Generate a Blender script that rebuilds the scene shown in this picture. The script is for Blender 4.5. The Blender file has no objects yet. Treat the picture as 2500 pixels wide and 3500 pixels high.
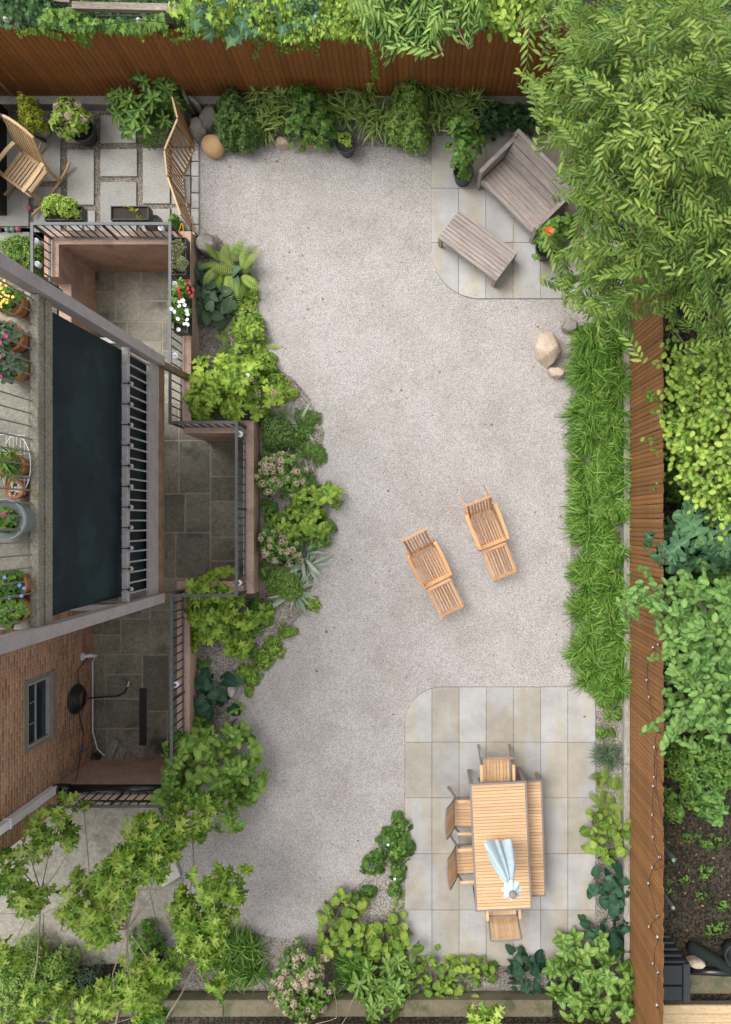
import bpy, math, random
import numpy as np
from math import radians as R, sin, cos, pi
from mathutils import Vector, Matrix

# ------------------------------------------------------------------ scene, camera, light
sc = bpy.context.scene
S, H, NX, NY = .005, 12.5, 1440., 1780.     # metres per photo pixel on the ground, camera height, point below the camera
def W(px, py, z=0.):
    f = S*(H-z)/H
    return Vector(((px-NX)*f, -(py-NY)*f, z))
def K(z=0.): return S*(H-z)/H

cd = bpy.data.cameras.new('camera'); cam = bpy.data.objects.new('camera', cd); sc.collection.objects.link(cam)
cam.location = (0, 0, H); cam.rotation_euler = (0, 0, 0)
cd.sensor_fit = 'AUTO'; cd.sensor_width = 36; cd.lens = 36*2500/3500
cd.shift_x = -190/3500; cd.shift_y = 30/3500; cd.clip_end = 200; cd.clip_start = .1
sc.camera = cam

SUN_EL, SUN_AZ = 58, 300                     # degrees; azimuth clockwise from +Y
wd = bpy.data.worlds.new('World'); sc.world = wd; wd.use_nodes = True
nt = wd.node_tree; nt.nodes.clear()
sky = nt.nodes.new('ShaderNodeTexSky'); sky.sky_type = 'NISHITA'; sky.sun_disc = False
sky.sun_elevation = R(SUN_EL); sky.sun_rotation = R(SUN_AZ); sky.dust_density = 4; sky.air_density = 1.2
hs = nt.nodes.new('ShaderNodeHueSaturation'); hs.inputs['Saturation'].default_value = .16
bg = nt.nodes.new('ShaderNodeBackground'); bg.inputs['Strength'].default_value = .15
out = nt.nodes.new('ShaderNodeOutputWorld')
nt.links.new(sky.outputs[0], hs.inputs['Color']); nt.links.new(hs.outputs[0], bg.inputs['Color']); nt.links.new(bg.outputs[0], out.inputs[0])
sl = bpy.data.lights.new('sun', 'SUN'); sl.energy = .9; sl.angle = R(40); sl.color = (1, .955, .89)
so = bpy.data.objects.new('sun', sl); sc.collection.objects.link(so)
sd = Vector((sin(R(SUN_AZ))*cos(R(SUN_EL)), cos(R(SUN_AZ))*cos(R(SUN_EL)), sin(R(SUN_EL))))
so.rotation_euler = sd.to_track_quat('Z', 'Y').to_euler(); so.location = (-6, 4, 20)
sc.view_settings.view_transform = 'Standard'; sc.view_settings.look = 'None'
sc.view_settings.exposure = .84; sc.view_settings.gamma = 1; sc.view_settings.use_curve_mapping = False
sc.cycles.max_bounces = 6; sc.cycles.diffuse_bounces = 3; sc.cycles.transmission_bounces = 3; sc.cycles.transparent_max_bounces = 6
sc.cycles.caustics_reflective = False; sc.cycles.caustics_refractive = False

col = sc.collection
rng = np.random.default_rng(7); random.seed(7)

# ------------------------------------------------------------------ materials
def mat_new(name):
    m = bpy.data.materials.new(name); m.use_nodes = True
    n = m.node_tree; n.nodes.clear()
    o = n.nodes.new('ShaderNodeOutputMaterial'); b = n.nodes.new('ShaderNodeBsdfPrincipled')
    n.links.new(b.outputs[0], o.inputs[0])
    return m, n, b
def c4(c): return (c[0], c[1], c[2], 1)
def ramp(n, stops, interp='LINEAR'):
    r = n.nodes.new('ShaderNodeValToRGB'); e = r.color_ramp.elements; r.color_ramp.interpolation = interp
    while len(e) < len(stops): e.new(.5)
    for x, (p, c) in zip(e, stops): x.position = p; x.color = c4(c)
    return r
def noise(n, scale, det=4, rough=.6, vec=None, stretch=None):
    t = n.nodes.new('ShaderNodeTexNoise'); t.inputs['Scale'].default_value = scale; t.inputs['Detail'].default_value = det; t.inputs['Roughness'].default_value = rough
    tc = n.nodes.new('ShaderNodeTexCoord'); src = tc.outputs['Object']
    if stretch:
        mp = n.nodes.new('ShaderNodeMapping'); mp.inputs['Scale'].default_value = stretch
        n.links.new(src, mp.inputs[0]); src = mp.outputs[0]
    n.links.new(src, t.inputs['Vector'])
    return t
def mixc(n, fac, a, b, mode='MIX'):
    m = n.nodes.new('ShaderNodeMix'); m.data_type = 'RGBA'; m.blend_type = mode
    for s, v in ((m.inputs[0], fac), (m.inputs[6], a), (m.inputs[7], b)):
        if hasattr(v, 'links'): n.links.new(v, s)
        elif isinstance(v, (int, float)): s.default_value = v
        else: s.default_value = c4(v)
    return m.outputs[2]
def bump(n, b, h, strength=.4, dist=.01):
    u = n.nodes.new('ShaderNodeBump'); u.inputs['Strength'].default_value = strength; u.inputs['Distance'].default_value = dist
    n.links.new(h, u.inputs['Height']); n.links.new(u.outputs[0], b.inputs['Normal'])
def rnd(n):
    return n.nodes.new('ShaderNodeObjectInfo').outputs['Random']
def math_(n, op, a, b=None):
    m = n.nodes.new('ShaderNodeMath'); m.operation = op
    for i, v in enumerate((a, b)):
        if v is None: continue
        if hasattr(v, 'links'): n.links.new(v, m.inputs[i])
        else: m.inputs[i].default_value = v
    return m.outputs[0]

def surf(name, c0, c1, scale=6, rough=.8, bs=.3, bd=.01, vary=0., spots=None, stretch=None, bscale=None, coat=0, metal=0, grain=.12):
    """two-tone noisy surface; vary: brightness change per object; spots: colour of blotches"""
    m, n, b = mat_new(name)
    t = noise(n, scale, 5, .65, stretch=stretch)
    r = ramp(n, [(.32, c0), (.68, c1)]); n.links.new(t.outputs[0], r.inputs[0]); c = r.outputs[0]
    if spots:
        t2 = noise(n, spots[1], 3, .6); r2 = ramp(n, [(spots[2], (0, 0, 0)), (spots[2]+.12, (1, 1, 1))])
        n.links.new(t2.outputs[0], r2.inputs[0]); c = mixc(n, r2.outputs[0], c, spots[0])
    t3 = noise(n, bscale or scale*14, 3, .7, stretch=stretch)
    g = ramp(n, [(.25, (1-grain*2.2,)*3), (.75, (1+grain*2.2,)*3)]); n.links.new(t3.outputs[0], g.inputs[0])
    c = mixc(n, 1., c, g.outputs[0], 'MULTIPLY')
    if vary:
        v = math_(n, 'ADD', math_(n, 'MULTIPLY', rnd(n), 2*vary), 1-vary)
        cc = n.nodes.new('ShaderNodeCombineColor')
        for i in range(3): n.links.new(v, cc.inputs[i])
        c = mixc(n, 1., c, cc.outputs[0], 'MULTIPLY')
    n.links.new(c, b.inputs['Base Color']); b.inputs['Roughness'].default_value = rough; b.inputs['Metallic'].default_value = metal
    b.inputs['Coat Weight'].default_value = coat
    if bs: bump(n, b, t3.outputs[0], bs, bd)
    return m
def plain(name, c, rough=.5, metal=0, trans=0, vary=0):
    m, n, b = mat_new(name); b.inputs['Base Color'].default_value = c4(c)
    if vary:
        r = ramp(n, [(0, tuple(x*(1-vary) for x in c)), (1, tuple(x*(1+vary) for x in c))]); n.links.new(rnd(n), r.inputs[0]); n.links.new(r.outputs[0], b.inputs['Base Color'])
    b.inputs['Roughness'].default_value = rough; b.inputs['Metallic'].default_value = metal
    b.inputs['Transmission Weight'].default_value = trans
    return m

def leafmat(name, cs, rough=.5, tr=.22, rib=.35, spec=.35):
    """cs: three colours, mature to young; each leaf picks its own by the attribute var (+ the object's random number)"""
    m, n, b = mat_new(name)
    a = n.nodes.new('ShaderNodeAttribute'); a.attribute_name = 'var'
    f = math_(n, 'FRACT', math_(n, 'ADD', a.outputs['Fac'], rnd(n)))
    r = ramp(n, [(0, cs[0]), (.45, cs[1]), (.86, cs[2]), (1., cs[1])]); n.links.new(f, r.inputs[0])
    a2 = n.nodes.new('ShaderNodeAttribute'); a2.attribute_name = 'rib'
    rf = math_(n, 'MULTIPLY', math_(n, 'POWER', a2.outputs['Fac'], 5.), rib)
    c = mixc(n, rf, r.outputs[0], tuple(min(1, x*1.9+.02) for x in cs[2]))
    t = noise(n, 34, 2, .5); g = ramp(n, [(.3, (.82,)*3), (.7, (1.16,)*3)]); n.links.new(t.outputs[0], g.inputs[0])
    c = mixc(n, 1., c, g.outputs[0], 'MULTIPLY')
    n.links.new(c, b.inputs['Base Color']); b.inputs['Roughness'].default_value = rough+.06; b.inputs['Specular IOR Level'].default_value = spec*.5
    tl = n.nodes.new('ShaderNodeBsdfTranslucent'); n.links.new(c, tl.inputs[0])
    ms = n.nodes.new('ShaderNodeMixShader'); ms.inputs[0].default_value = tr
    n.links.new(b.outputs[0], ms.inputs[1]); n.links.new(tl.outputs[0], ms.inputs[2])
    n.links.new(ms.outputs[0], [x for x in n.nodes if x.type == 'OUTPUT_MATERIAL'][0].inputs[0])
    return m

def gravelmat(name, cols, scale, stain, bd=.02, geo=False):
    m, n, b = mat_new(name)
    tc = n.nodes.new('ShaderNodeTexCoord')
    v = n.nodes.new('ShaderNodeTexVoronoi'); v.inputs['Scale'].default_value = scale; n.links.new(tc.outputs['Object'], v.inputs['Vector'])
    if geo:
        a = n.nodes.new('ShaderNodeAttribute'); a.attribute_name = 'var'; src = a.outputs['Fac']
    else:
        s = n.nodes.new('ShaderNodeSeparateColor'); n.links.new(v.outputs['Color'], s.inputs[0]); src = s.outputs[0]
    r = ramp(n, [(i/(len(cols)), c) for i, c in enumerate(cols)], 'CONSTANT'); n.links.new(src, r.inputs[0])
    t = noise(n, .9, 7, .72); g = ramp(n, [(.36, stain), (.56, (1, 1, 1))]); n.links.new(t.outputs[0], g.inputs[0])
    c = mixc(n, 1., r.outputs[0], g.outputs[0], 'MULTIPLY')
    n.links.new(c, b.inputs['Base Color']); b.inputs['Roughness'].default_value = .85; b.inputs['Specular IOR Level'].default_value = .25
    if not geo: bump(n, b, math_(n, 'SUBTRACT', 1., v.outputs['Distance']), .8, bd)
    return m

M = {}
GC = [(.53,.495,.475),(.43,.397,.38),(.37,.343,.335),(.61,.58,.565),(.45,.41,.38),(.29,.27,.27),(.49,.465,.46),(.55,.505,.46),(.41,.385,.38)]
M['gravel'] = gravelmat('pale mixed gravel', GC, 90, (.84,.82,.79), .012)
M['pebble'] = gravelmat('loose gravel stones', GC, 60, (.84,.82,.79), geo=True)
M['joint'] = gravelmat('brown pea gravel', [(.22,.19,.16),(.30,.27,.22),(.13,.11,.09),(.38,.33,.27),(.19,.17,.15)], 60, (.6,.58,.55))
M['soil'] = gravelmat('garden soil', [(.10,.075,.055),(.16,.125,.095),(.06,.045,.035),(.22,.18,.14),(.12,.10,.08)], 42, (.5,.5,.48))
M['mulch'] = gravelmat('gravelly soil', [(.37,.33,.29),(.27,.235,.20),(.45,.42,.39),(.19,.155,.13),(.40,.36,.33),(.50,.47,.45)], 60, (.48,.44,.39))
M['darksoil'] = gravelmat('dark damp soil', [(.035,.028,.02),(.055,.042,.03),(.02,.017,.013),(.08,.06,.042)], 30, (.6,.7,.5))
def pavermat():
    m, n, b = mat_new('bluestone paver')
    t = noise(n, 1.1, 2, .5, stretch=(2.4, .55, 1)); rr = ramp(n, [(.47, (0, 0, 0)), (.53, (1, 1, 1))])
    n.links.new(math_(n, 'ADD', math_(n, 'MULTIPLY', math_(n, 'SUBTRACT', rnd(n), .5), .16), t.outputs[0]), rr.inputs[0])
    c = mixc(n, rr.outputs[0], (.405, .375, .32), (.405, .397, .39))
    t4 = noise(n, 2.2, 4, .6); g4 = ramp(n, [(.36, (.84, .83, .81)), (.62, (1.04, 1.04, 1.04))]); n.links.new(t4.outputs[0], g4.inputs[0])
    c = mixc(n, 1., c, g4.outputs[0], 'MULTIPLY')
    t2 = noise(n, 60, 4, .75); g = ramp(n, [(.25, (.86,)*3), (.75, (1.12,)*3)]); n.links.new(t2.outputs[0], g.inputs[0])
    c = mixc(n, 1., c, g.outputs[0], 'MULTIPLY')
    v = ramp(n, [(0, (.86,.86,.84)), (1, (1.1,1.1,1.1))]); n.links.new(rnd(n), v.inputs[0]); c = mixc(n, 1., c, v.outputs[0], 'MULTIPLY')
    n.links.new(c, b.inputs['Base Color']); b.inputs['Roughness'].default_value = .62; bump(n, b, t2.outputs[0], .2, .004)
    return m
M['paver'] = pavermat()
M['terrace'] = surf('weathered terrace slab', (.30,.29,.26), (.37,.365,.34), 2.4, .8, .25, .004, vary=.12, spots=((.22,.21,.17), 1.6, .62))
M['slate'] = surf('old dark slate flagstone', (.17,.16,.118), (.29,.27,.21), 1.7, .55, .35, .01, vary=.28, spots=((.055,.055,.045), 1.1, .56), grain=.2)
M['mortar'] = surf('pale crumbling mortar', (.30,.275,.215), (.42,.385,.31), 8, .95)
M['concrete'] = surf('stained concrete', (.27,.25,.20), (.37,.345,.29), 1.2, .9, .3, .006, spots=((.21,.195,.15), 2.5, .55), grain=.16)
M['kerb'] = surf('grey concrete kerb', (.22,.205,.18), (.30,.285,.26), 3, .9, .3, .006)
M['mosskerb'] = surf('mossy concrete kerb', (.13,.115,.07), (.20,.175,.12), 2, .95, .4, .008, spots=((.10,.105,.05), 3, .55))
M['timber'] = surf('weathered grey sleeper', (.21,.195,.165), (.36,.34,.30), 4, .9, .5, .01, stretch=(1, .15, 1), grain=.22)
M['terracotta'] = surf('pink brown rendered wall', (.41,.27,.20), (.52,.355,.275), 3, .85, .25, .004, spots=((.33,.22,.17), 1.4, .56), grain=.18)
M['fence'] = surf('rust brown fence board', (.20,.088,.030), (.27,.126,.046), 3, .75, .3, .004, vary=.17, stretch=(1,1,.25))
M['fencetop'] = surf('orange brown fence board', (.20,.070,.012), (.275,.102,.020), 3, .75, .3, .004, vary=.14, stretch=(1,1,.25))
M['oldwood'] = surf('silver grey old timber', (.16,.13,.10), (.30,.255,.21), 5, .9, .5, .01, stretch=(.2,1,1), grain=.25)
M['teakgrey'] = surf('weathered grey teak', (.245,.205,.185), (.40,.345,.315), 9, .85, .4, .004, vary=.1, stretch=(.35,3,1), grain=.2)
M['teakgreyside'] = surf('weathered grey teak arm', (.235,.195,.175), (.37,.32,.29), 9, .85, .4, .004, stretch=(1,.6,1), grain=.2)
M['eucalyptus'] = surf('oiled orange hardwood', (.49,.235,.098), (.64,.345,.16), 7, .5, .2, .002, vary=.24, stretch=(3,.4,1))
M['honey'] = surf('honey coloured slat', (.58,.36,.19), (.68,.44,.25), 6, .5, .15, .002, vary=.13, stretch=(.5,3,1))
M['greymetal'] = surf('taupe grey powder coated frame', (.21,.185,.175), (.25,.22,.21), 20, .5, .05, .001)
M['teak'] = surf('pale weathered teak', (.40,.27,.14), (.52,.37,.21), 7, .6, .3, .003, vary=.12, grain=.2)
M['teakdark'] = surf('brown wood strip', (.27,.135,.045), (.40,.22,.085), 7, .6, .3, .003, vary=.15, grain=.2)
M['brownwood'] = surf('worn brown post', (.15,.09,.05), (.26,.18,.11), 5, .8, .4, .005, grain=.25)
M['iron'] = surf('slate grey painted iron', (.075,.08,.088), (.115,.12,.13), 14, .55, .1, .001)
M['irondark'] = surf('black painted iron', (.022,.025,.03), (.035,.04,.045), 14, .5, .1, .001)
M['blackplastic'] = plain('black plastic', (.018,.022,.025), .45)
M['blackgloss'] = plain('glossy black pipe', (.015,.016,.018), .22)
M['potblack'] = surf('black plastic pot', (.025,.026,.028), (.045,.046,.048), 10, .5, .1, .001)
M['potearth'] = plain('potting soil', (.035,.025,.018), .95)
M['terrapot'] = surf('terracotta pot', (.42,.16,.06), (.54,.22,.09), 8, .75, .15, .002)
M['bluegrey'] = surf('blue grey glazed pot', (.21,.25,.25), (.30,.34,.34), 8, .45, .1, .002)
M['stonepot'] = surf('mottled stone pot', (.25,.25,.23), (.5,.49,.46), 6, .8, .4, .01)
M['lavender'] = surf('chalky lavender grey paint', (.34,.305,.31), (.42,.38,.385), 5, .6, .15, .002, spots=((.30,.24,.20), 2.2, .66))
M['mossbeam'] = surf('mossy weathered beam', (.20,.185,.145), (.30,.28,.225), 3, .9, .4, .006, spots=((.22,.165,.075), 5, .58), grain=.25)
M['cloth'] = surf('dark teal black shade cloth', (.003,.012,.016), (.006,.022,.029), 2, .85, .25, .004, spots=((.010,.031,.040), 1.1, .52))
M['deckslab'] = surf('stained concrete deck', (.28,.265,.22), (.38,.36,.30), 2.4, .9, .25, .005, spots=((.2,.185,.13), 1.7, .58), grain=.16)
M['brick'] = surf('red brown brick', (.39,.18,.10), (.54,.285,.165), 3.2, .85, .35, .004, vary=.25, spots=((.30,.14,.06), 2., .6), grain=.22)
M['brickmortar'] = surf('old lime mortar', (.40,.33,.24), (.50,.42,.32), 6, .95)
M['whitepaint'] = surf('white painted metal', (.76,.75,.78), (.84,.83,.86), 8, .5, .05, .001)
M['sill'] = surf('grey green stone sill', (.20,.19,.14), (.28,.265,.20), 6, .85)
M['glass'] = plain('dark window glass', (.02,.03,.035), .08)
M['bulb'] = plain('clear bulb glass', (.75,.72,.68), .08, trans=.5)
M['cable'] = plain('black cable', (.012,.012,.012), .5)
M['palecable'] = plain('pale green cable', (.34,.36,.28), .5)
M['rock'] = surf('grey split rock', (.19,.17,.14), (.36,.33,.29), 5, .9, .6, .02, spots=((.40,.33,.25), 3, .6), grain=.2)
M['tanrock'] = surf('warm tan rock', (.44,.34,.25), (.64,.52,.41), 5, .9, .5, .015, grain=.18)
M['boulder'] = surf('smooth ochre boulder', (.50,.32,.15), (.60,.41,.22), 9, .85, .3, .005, grain=.12)
M['granite'] = surf('white granite block', (.42,.40,.37), (.60,.575,.545), 12, .85, .4, .006, vary=.1, grain=.18)
M['canopy'] = surf('pale blue canvas', (.52,.67,.75), (.60,.74,.81), 12, .8, .2, .002, grain=.06)
M['bark'] = surf('grey brown bark', (.14,.115,.09), (.27,.23,.18), 12, .9, .4, .004)
M['twig'] = surf('pale twig', (.22,.18,.12), (.34,.28,.20), 20, .8, .2, .002)
M['twigbrown'] = surf('green brown twig', (.13,.105,.05), (.22,.18,.09), 20, .8, .2, .002)
M['petalwhite'] = plain('white petal', (.85,.84,.82), .6)
M['petalred'] = plain('crimson petal', (.50,.02,.03), .6)
M['petalorange'] = plain('scarlet orange petal', (.85,.10,.015), .55)
M['petalpink'] = plain('magenta petal', (.65,.03,.25), .6)
M['petalyellow'] = plain('yellow petal', (.80,.58,.06), .6)
M['petalblue'] = plain('blue petal', (.18,.28,.72), .6)
M['blush'] = leafmat('blush cream florets', [(.47,.40,.24),(.62,.50,.37),(.72,.60,.50)], .7, .15, 0)
M['freshplank'] = surf('fresh pine decking', (.42,.30,.16), (.55,.41,.24), 6, .7, .3, .003, stretch=(.2,2,1), grain=.2, vary=.1)
M['deadleaf'] = leafmat('dead leaf', [(.22,.12,.06),(.33,.19,.10),(.26,.19,.12)], .8, .1, .2)
# leaf materials: base colours
M['l_mid'] = leafmat('mid green leaf', [(.035,.10,.014),(.085,.18,.03),(.18,.30,.06)], .48, .15, .35)
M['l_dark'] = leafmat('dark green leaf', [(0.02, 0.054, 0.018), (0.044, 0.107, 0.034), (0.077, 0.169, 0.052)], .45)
M['l_lime'] = leafmat('lime leaf', [(.075,.16,.02),(.18,.30,.04),(.36,.48,.09)], .55, .18, .35)
M['l_oakhyd'] = leafmat('oakleaf hydrangea leaf', [(.07,.155,.02),(.18,.30,.035),(.36,.48,.075)], .55, .15, .35)
M['l_yellow'] = leafmat('gold variegated leaf', [(.10,.17,.016),(.26,.30,.025),(.48,.44,.045)], .5)
M['l_hosta'] = leafmat('blue green hosta leaf', [(.06,.105,.06),(.085,.14,.08),(.13,.19,.105)], .5, .12, .22)
M['l_hostadk'] = leafmat('deep green hosta leaf', [(0.013, 0.044, 0.026), (0.03, 0.086, 0.044), (0.053, 0.124, 0.064)], .35, .1, .25)
M['l_fern'] = leafmat('fern frond', [(.14,.24,.04),(.26,.37,.07),(.36,.46,.12)], .6, .25, .1)
M['l_mantle'] = leafmat('ladys mantle leaf', [(0.07, 0.147, 0.023), (0.166, 0.277, 0.043), (0.325, 0.423, 0.073)], .6, .2, .2)
M['l_rhodo'] = leafmat('glossy whorled leaf', [(.042,.11,.018),(.10,.195,.035),(.22,.34,.08)], .38, .12, .5)
M['l_iris'] = leafmat('blue grey iris blade', [(.24,.33,.22),(.33,.42,.29),(.44,.52,.39)], .6, .15, 0)
M['l_grass'] = leafmat('border grass blade', [(.025,.085,.010),(.085,.21,.022),(.27,.42,.09)], .32, .22, 0)
M['l_bamboo'] = leafmat('sea oats blade', [(.10,.19,.04),(.22,.33,.08),(.38,.48,.15)], .5, .25, 0)
M['l_tree'] = leafmat('willow shaped tree leaf', [(.044,.112,.015),(.128,.215,.030),(.31,.405,.08)], .42, .25, .35, .5)
M['l_oak'] = leafmat('oak sapling leaf', [(.055,.16,.012),(.18,.32,.028),(.42,.54,.11)], .38, .3, .3, .5)
M['l_vib'] = leafmat('viburnum leaf', [(.06,.14,.022),(.13,.24,.042),(.24,.36,.075)], .5, .15, .35)
M['l_palm'] = leafmat('broad mid green leaf', [(.04,.11,.022),(.09,.19,.042),(.18,.31,.08)], .42, .15, .4)
M['l_fig'] = leafmat('fig leaf', [(0.028, 0.074, 0.037), (0.055, 0.132, 0.062), (0.109, 0.212, 0.087)], .5, .12, .5)
M['l_sage'] = leafmat('pale sage foliage', [(.20,.23,.10),(.29,.31,.15),(.38,.38,.21)], .7, .2, 0)
M['l_box'] = leafmat('box leaf', [(.022,.065,.016),(.06,.125,.032),(.15,.24,.06)], .42, .12, .2)
M['l_boxlt'] = leafmat('light box leaf', [(.06,.14,.024),(.13,.235,.045),(.25,.37,.085)], .48, .15, .2)
M['l_straw'] = leafmat('straw mixed ground cover', [(.09,.12,.03),(.20,.19,.07),(.30,.22,.12)], .7, .2, 0)

# ------------------------------------------------------------------ mesh helpers
class MB:
    def __init__(s): s.v = []; s.f = []
    def add(s, vs, fs):
        n = len(s.v); s.v += [tuple(v) for v in vs]; s.f += [tuple(i+n for i in f) for f in fs]; return s
    def box(s, c, d, rz=0., ch=.0, mtx=None):
        x, y, z = d[0]/2, d[1]/2, d[2]/2
        if ch:
            L = [(-x,-y,-z),(x,-y,-z),(x,y,-z),(-x,y,-z),(-x,-y,z-ch),(x,-y,z-ch),(x,y,z-ch),(-x,y,z-ch),(-x+ch,-y+ch,z),(x-ch,-y+ch,z),(x-ch,y-ch,z),(-x+ch,y-ch,z)]
            F = [(3,2,1,0)] + [(a,(a+1)%4,(a+1)%4+4,a+4) for a in range(4)] + [(a+4,(a+1)%4+4,(a+1)%4+8,a+8) for a in range(4)] + [(8,9,10,11)]
        else:
            L = [(-x,-y,-z),(x,-y,-z),(x,y,-z),(-x,y,-z),(-x,-y,z),(x,-y,z),(x,y,z),(-x,y,z)]
            F = [(3,2,1,0),(4,5,6,7)] + [(a,(a+1)%4,(a+1)%4+4,a+4) for a in range(4)]
        if mtx is not None: L = [mtx @ Vector(p) for p in L]
        elif rz: L = [(p[0]*cos(rz)-p[1]*sin(rz), p[0]*sin(rz)+p[1]*cos(rz), p[2]) for p in L]
        return s.add([(p[0]+c[0], p[1]+c[1], p[2]+c[2]) for p in L], F)
    def rng(s, x0, x1, y0, y1, z0, z1, ch=0.):
        return s.box(((x0+x1)/2, (y0+y1)/2, (z0+z1)/2), (abs(x1-x0), abs(y1-y0), abs(z1-z0)), 0, ch)
    def beam(s, a, b, w, h, up=(0, 0, 1)):
        a, b = Vector(a), Vector(b); d = b-a; l = d.length; d.normalize(); u = Vector(up)
        if abs(d.dot(u)) > .98: u = Vector((0, 1, 0))
        sx = d.cross(u).normalized(); u = sx.cross(d).normalized()
        m = Matrix((sx, d, u)).transposed()
        return s.box((a+b)/2, (w, l, h), mtx=m)
    def tube(s, pts, r, seg=6, cap=True):
        pts = [Vector(p) for p in pts]; n = len(pts); vs = []; rr = r if isinstance(r, (list, tuple)) else [r]*n
        pu = None
        for i, p in enumerate(pts):
            d = (pts[min(i+1, n-1)]-pts[max(i-1, 0)]).normalized()
            u = pu if pu is not None else (Vector((0, 0, 1)) if abs(d.z) < .9 else Vector((1, 0, 0)))
            x = d.cross(u)
            if x.length < 1e-4: x = d.cross(Vector((.3, 1, .2)))
            x.normalize(); u = x.cross(d).normalized(); pu = u
            for k in range(seg):
                a = 2*pi*k/seg; vs.append(p+(x*cos(a)+u*sin(a))*rr[i])
        fs = [(i*seg+k, i*seg+(k+1) % seg, (i+1)*seg+(k+1) % seg, (i+1)*seg+k) for i in range(n-1) for k in range(seg)]
        if cap: fs += [tuple(range(seg))[::-1], tuple((n-1)*seg+k for k in range(seg))]
        return s.add(vs, fs)
    def prism(s, poly, z0, z1, ch=0.):
        n = len(poly); cx = sum(p[0] for p in poly)/n; cy = sum(p[1] for p in poly)/n
        A = sum(poly[i][0]*poly[(i+1) % n][1]-poly[(i+1) % n][0]*poly[i][1] for i in range(n))
        if A < 0: poly = poly[::-1]
        def ins(p):
            dx, dy = cx-p[0], cy-p[1]; l = math.hypot(dx, dy) or 1; return (p[0]+dx/l*ch*1.3, p[1]+dy/l*ch*1.3)
        vs = [(p[0], p[1], z0) for p in poly] + [(p[0], p[1], z1-ch) for p in poly]
        fs = [tuple(range(n))[::-1]] + [(i, (i+1) % n, (i+1) % n+n, i+n) for i in range(n)]
        if ch:
            vs += [(*ins(p), z1) for p in poly]
            fs += [(i+n, (i+1) % n+n, (i+1) % n+2*n, i+2*n) for i in range(n)] + [tuple(range(2*n, 3*n))]
        else: fs += [tuple(range(n, 2*n))]
        return s.add(vs, fs)
    def lathe(s, prof, c=(0, 0, 0), seg=24, sx=1, sy=1):
        n = len(prof); vs = []
        for r, z in prof:
            for k in range(seg):
                a = 2*pi*k/seg; vs.append((c[0]+r*cos(a)*sx, c[1]+r*sin(a)*sy, c[2]+z))
        fs = [(i*seg+k, i*seg+(k+1) % seg, (i+1)*seg+(k+1) % seg, (i+1)*seg+k) for i in range(n-1) for k in range(seg)]
        if prof[0][0] > .0005: fs.append(tuple(range(seg))[::-1])
        if prof[-1][0] > .0005: fs.append(tuple((n-1)*seg+k for k in range(seg)))
        return s.add(vs, fs)
    def mesh(s, name):
        m = bpy.data.meshes.new(name); m.from_pydata(s.v, [], s.f); m.update(); return m

def setp(o, label=None, cat=None, group=None, kind=None):
    if label: o['label'] = label
    if cat: o['category'] = cat
    if group: o['group'] = group
    if kind: o['kind'] = kind
    return o
def thing(name, label, cat, loc=(0, 0, 0), rz=0., group=None):
    o = bpy.data.objects.new(name, None); o.empty_display_size = .1; col.objects.link(o)
    o.location = loc; o.rotation_euler = (0, 0, rz); return setp(o, label, cat, group)
def rootof(o):
    while o.parent: o = o.parent
    return o
def obj(name, mb, mat, parent=None, world=True, smooth=False, label=None, cat=None, group=None, kind=None):
    """link a mesh as one object; world: its vertices are world coordinates (parents unrotated)"""
    me = mb.mesh(name) if isinstance(mb, MB) else mb
    if mat is not None and not me.materials: me.materials.append(mat)
    if smooth: me.polygons.foreach_set('use_smooth', [True]*len(me.polygons))
    o = bpy.data.objects.new(name, me); col.objects.link(o)
    if parent is not None:
        o.parent = parent
        if world:
            p = Vector((0, 0, 0)); q = parent
            while q: p += q.location; q = q.parent
            o.location = -p
    return setp(o, label, cat, group, kind)
def inst(name, me, parent, mtx, mat=None):
    o = bpy.data.objects.new(name, me); col.objects.link(o); o.parent = parent; o.matrix_local = mtx; return o
def copy_tree(o, loc, rz=0., label=None, parent=None):
    c = o.copy(); col.objects.link(c)
    if parent is None:
        c.location = loc; c.rotation_euler = (0, 0, rz)
        if label: c['label'] = label
    else: c.parent = parent
    for ch in list(o.children): copy_tree(ch, None, 0, None, c)
    return c

# ------------------------------------------------------------------ leaves
def tmpl(out, fold=.18, droop=.25, wave=0., stem=0.):
    """leaf of unit length along +Y from its right outline; returns verts, faces, rib"""
    n = len(out); vs = []; rib = []
    for i, (x, y) in enumerate(out):
        my = y if all(out[j][1] <= out[j+1][1] for j in range(n-1)) else i/(n-1)
        for sx in (1, 0, -1):
            X = x*sx; Y = y if sx else my
            vs.append((X, Y+stem, fold*abs(X)-droop*Y*Y+wave*abs(X)*sin(Y*17+sx))); rib.append(0. if sx else 1.)
    fs = []
    for i in range(n-1):
        a, b = i*3, (i+1)*3
        fs += [(a, b, b+1, a+1), (a+1, b+1, b+2, a+2)]
    return np.array(vs, float), fs, np.array(rib)
def lance(w): return [(.0, 0), (w*.75, .25), (w, .5), (w*.62, .78), (0, 1)]
def oval(w): return [(.01, 0), (w*.72, .1), (w, .34), (w*.95, .62), (w*.62, .86), (w*.2, .97), (0, 1)]
L_lance = tmpl(lance(.14), .3, .3)
L_tree = tmpl([(.01, 0), (.10, .16), (.155, .42), (.12, .72), (0, 1)], .25, .25)
L_oval = tmpl(oval(.27), .25, .22)
L_vib = tmpl(oval(.31), .22, .2, .1)
L_wide = tmpl(oval(.38), .2, .25, .15)
L_rhodo = tmpl([(.012, 0), (.07, .12), (.16, .45), (.175, .65), (.1, .9), (0, 1)], .3, .18)
L_hosta = tmpl([(.015, .02), (.28, -.08), (.42, .14), (.42, .42), (.30, .72), (.13, .92), (0, 1)], .16, .2, .12)
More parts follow.
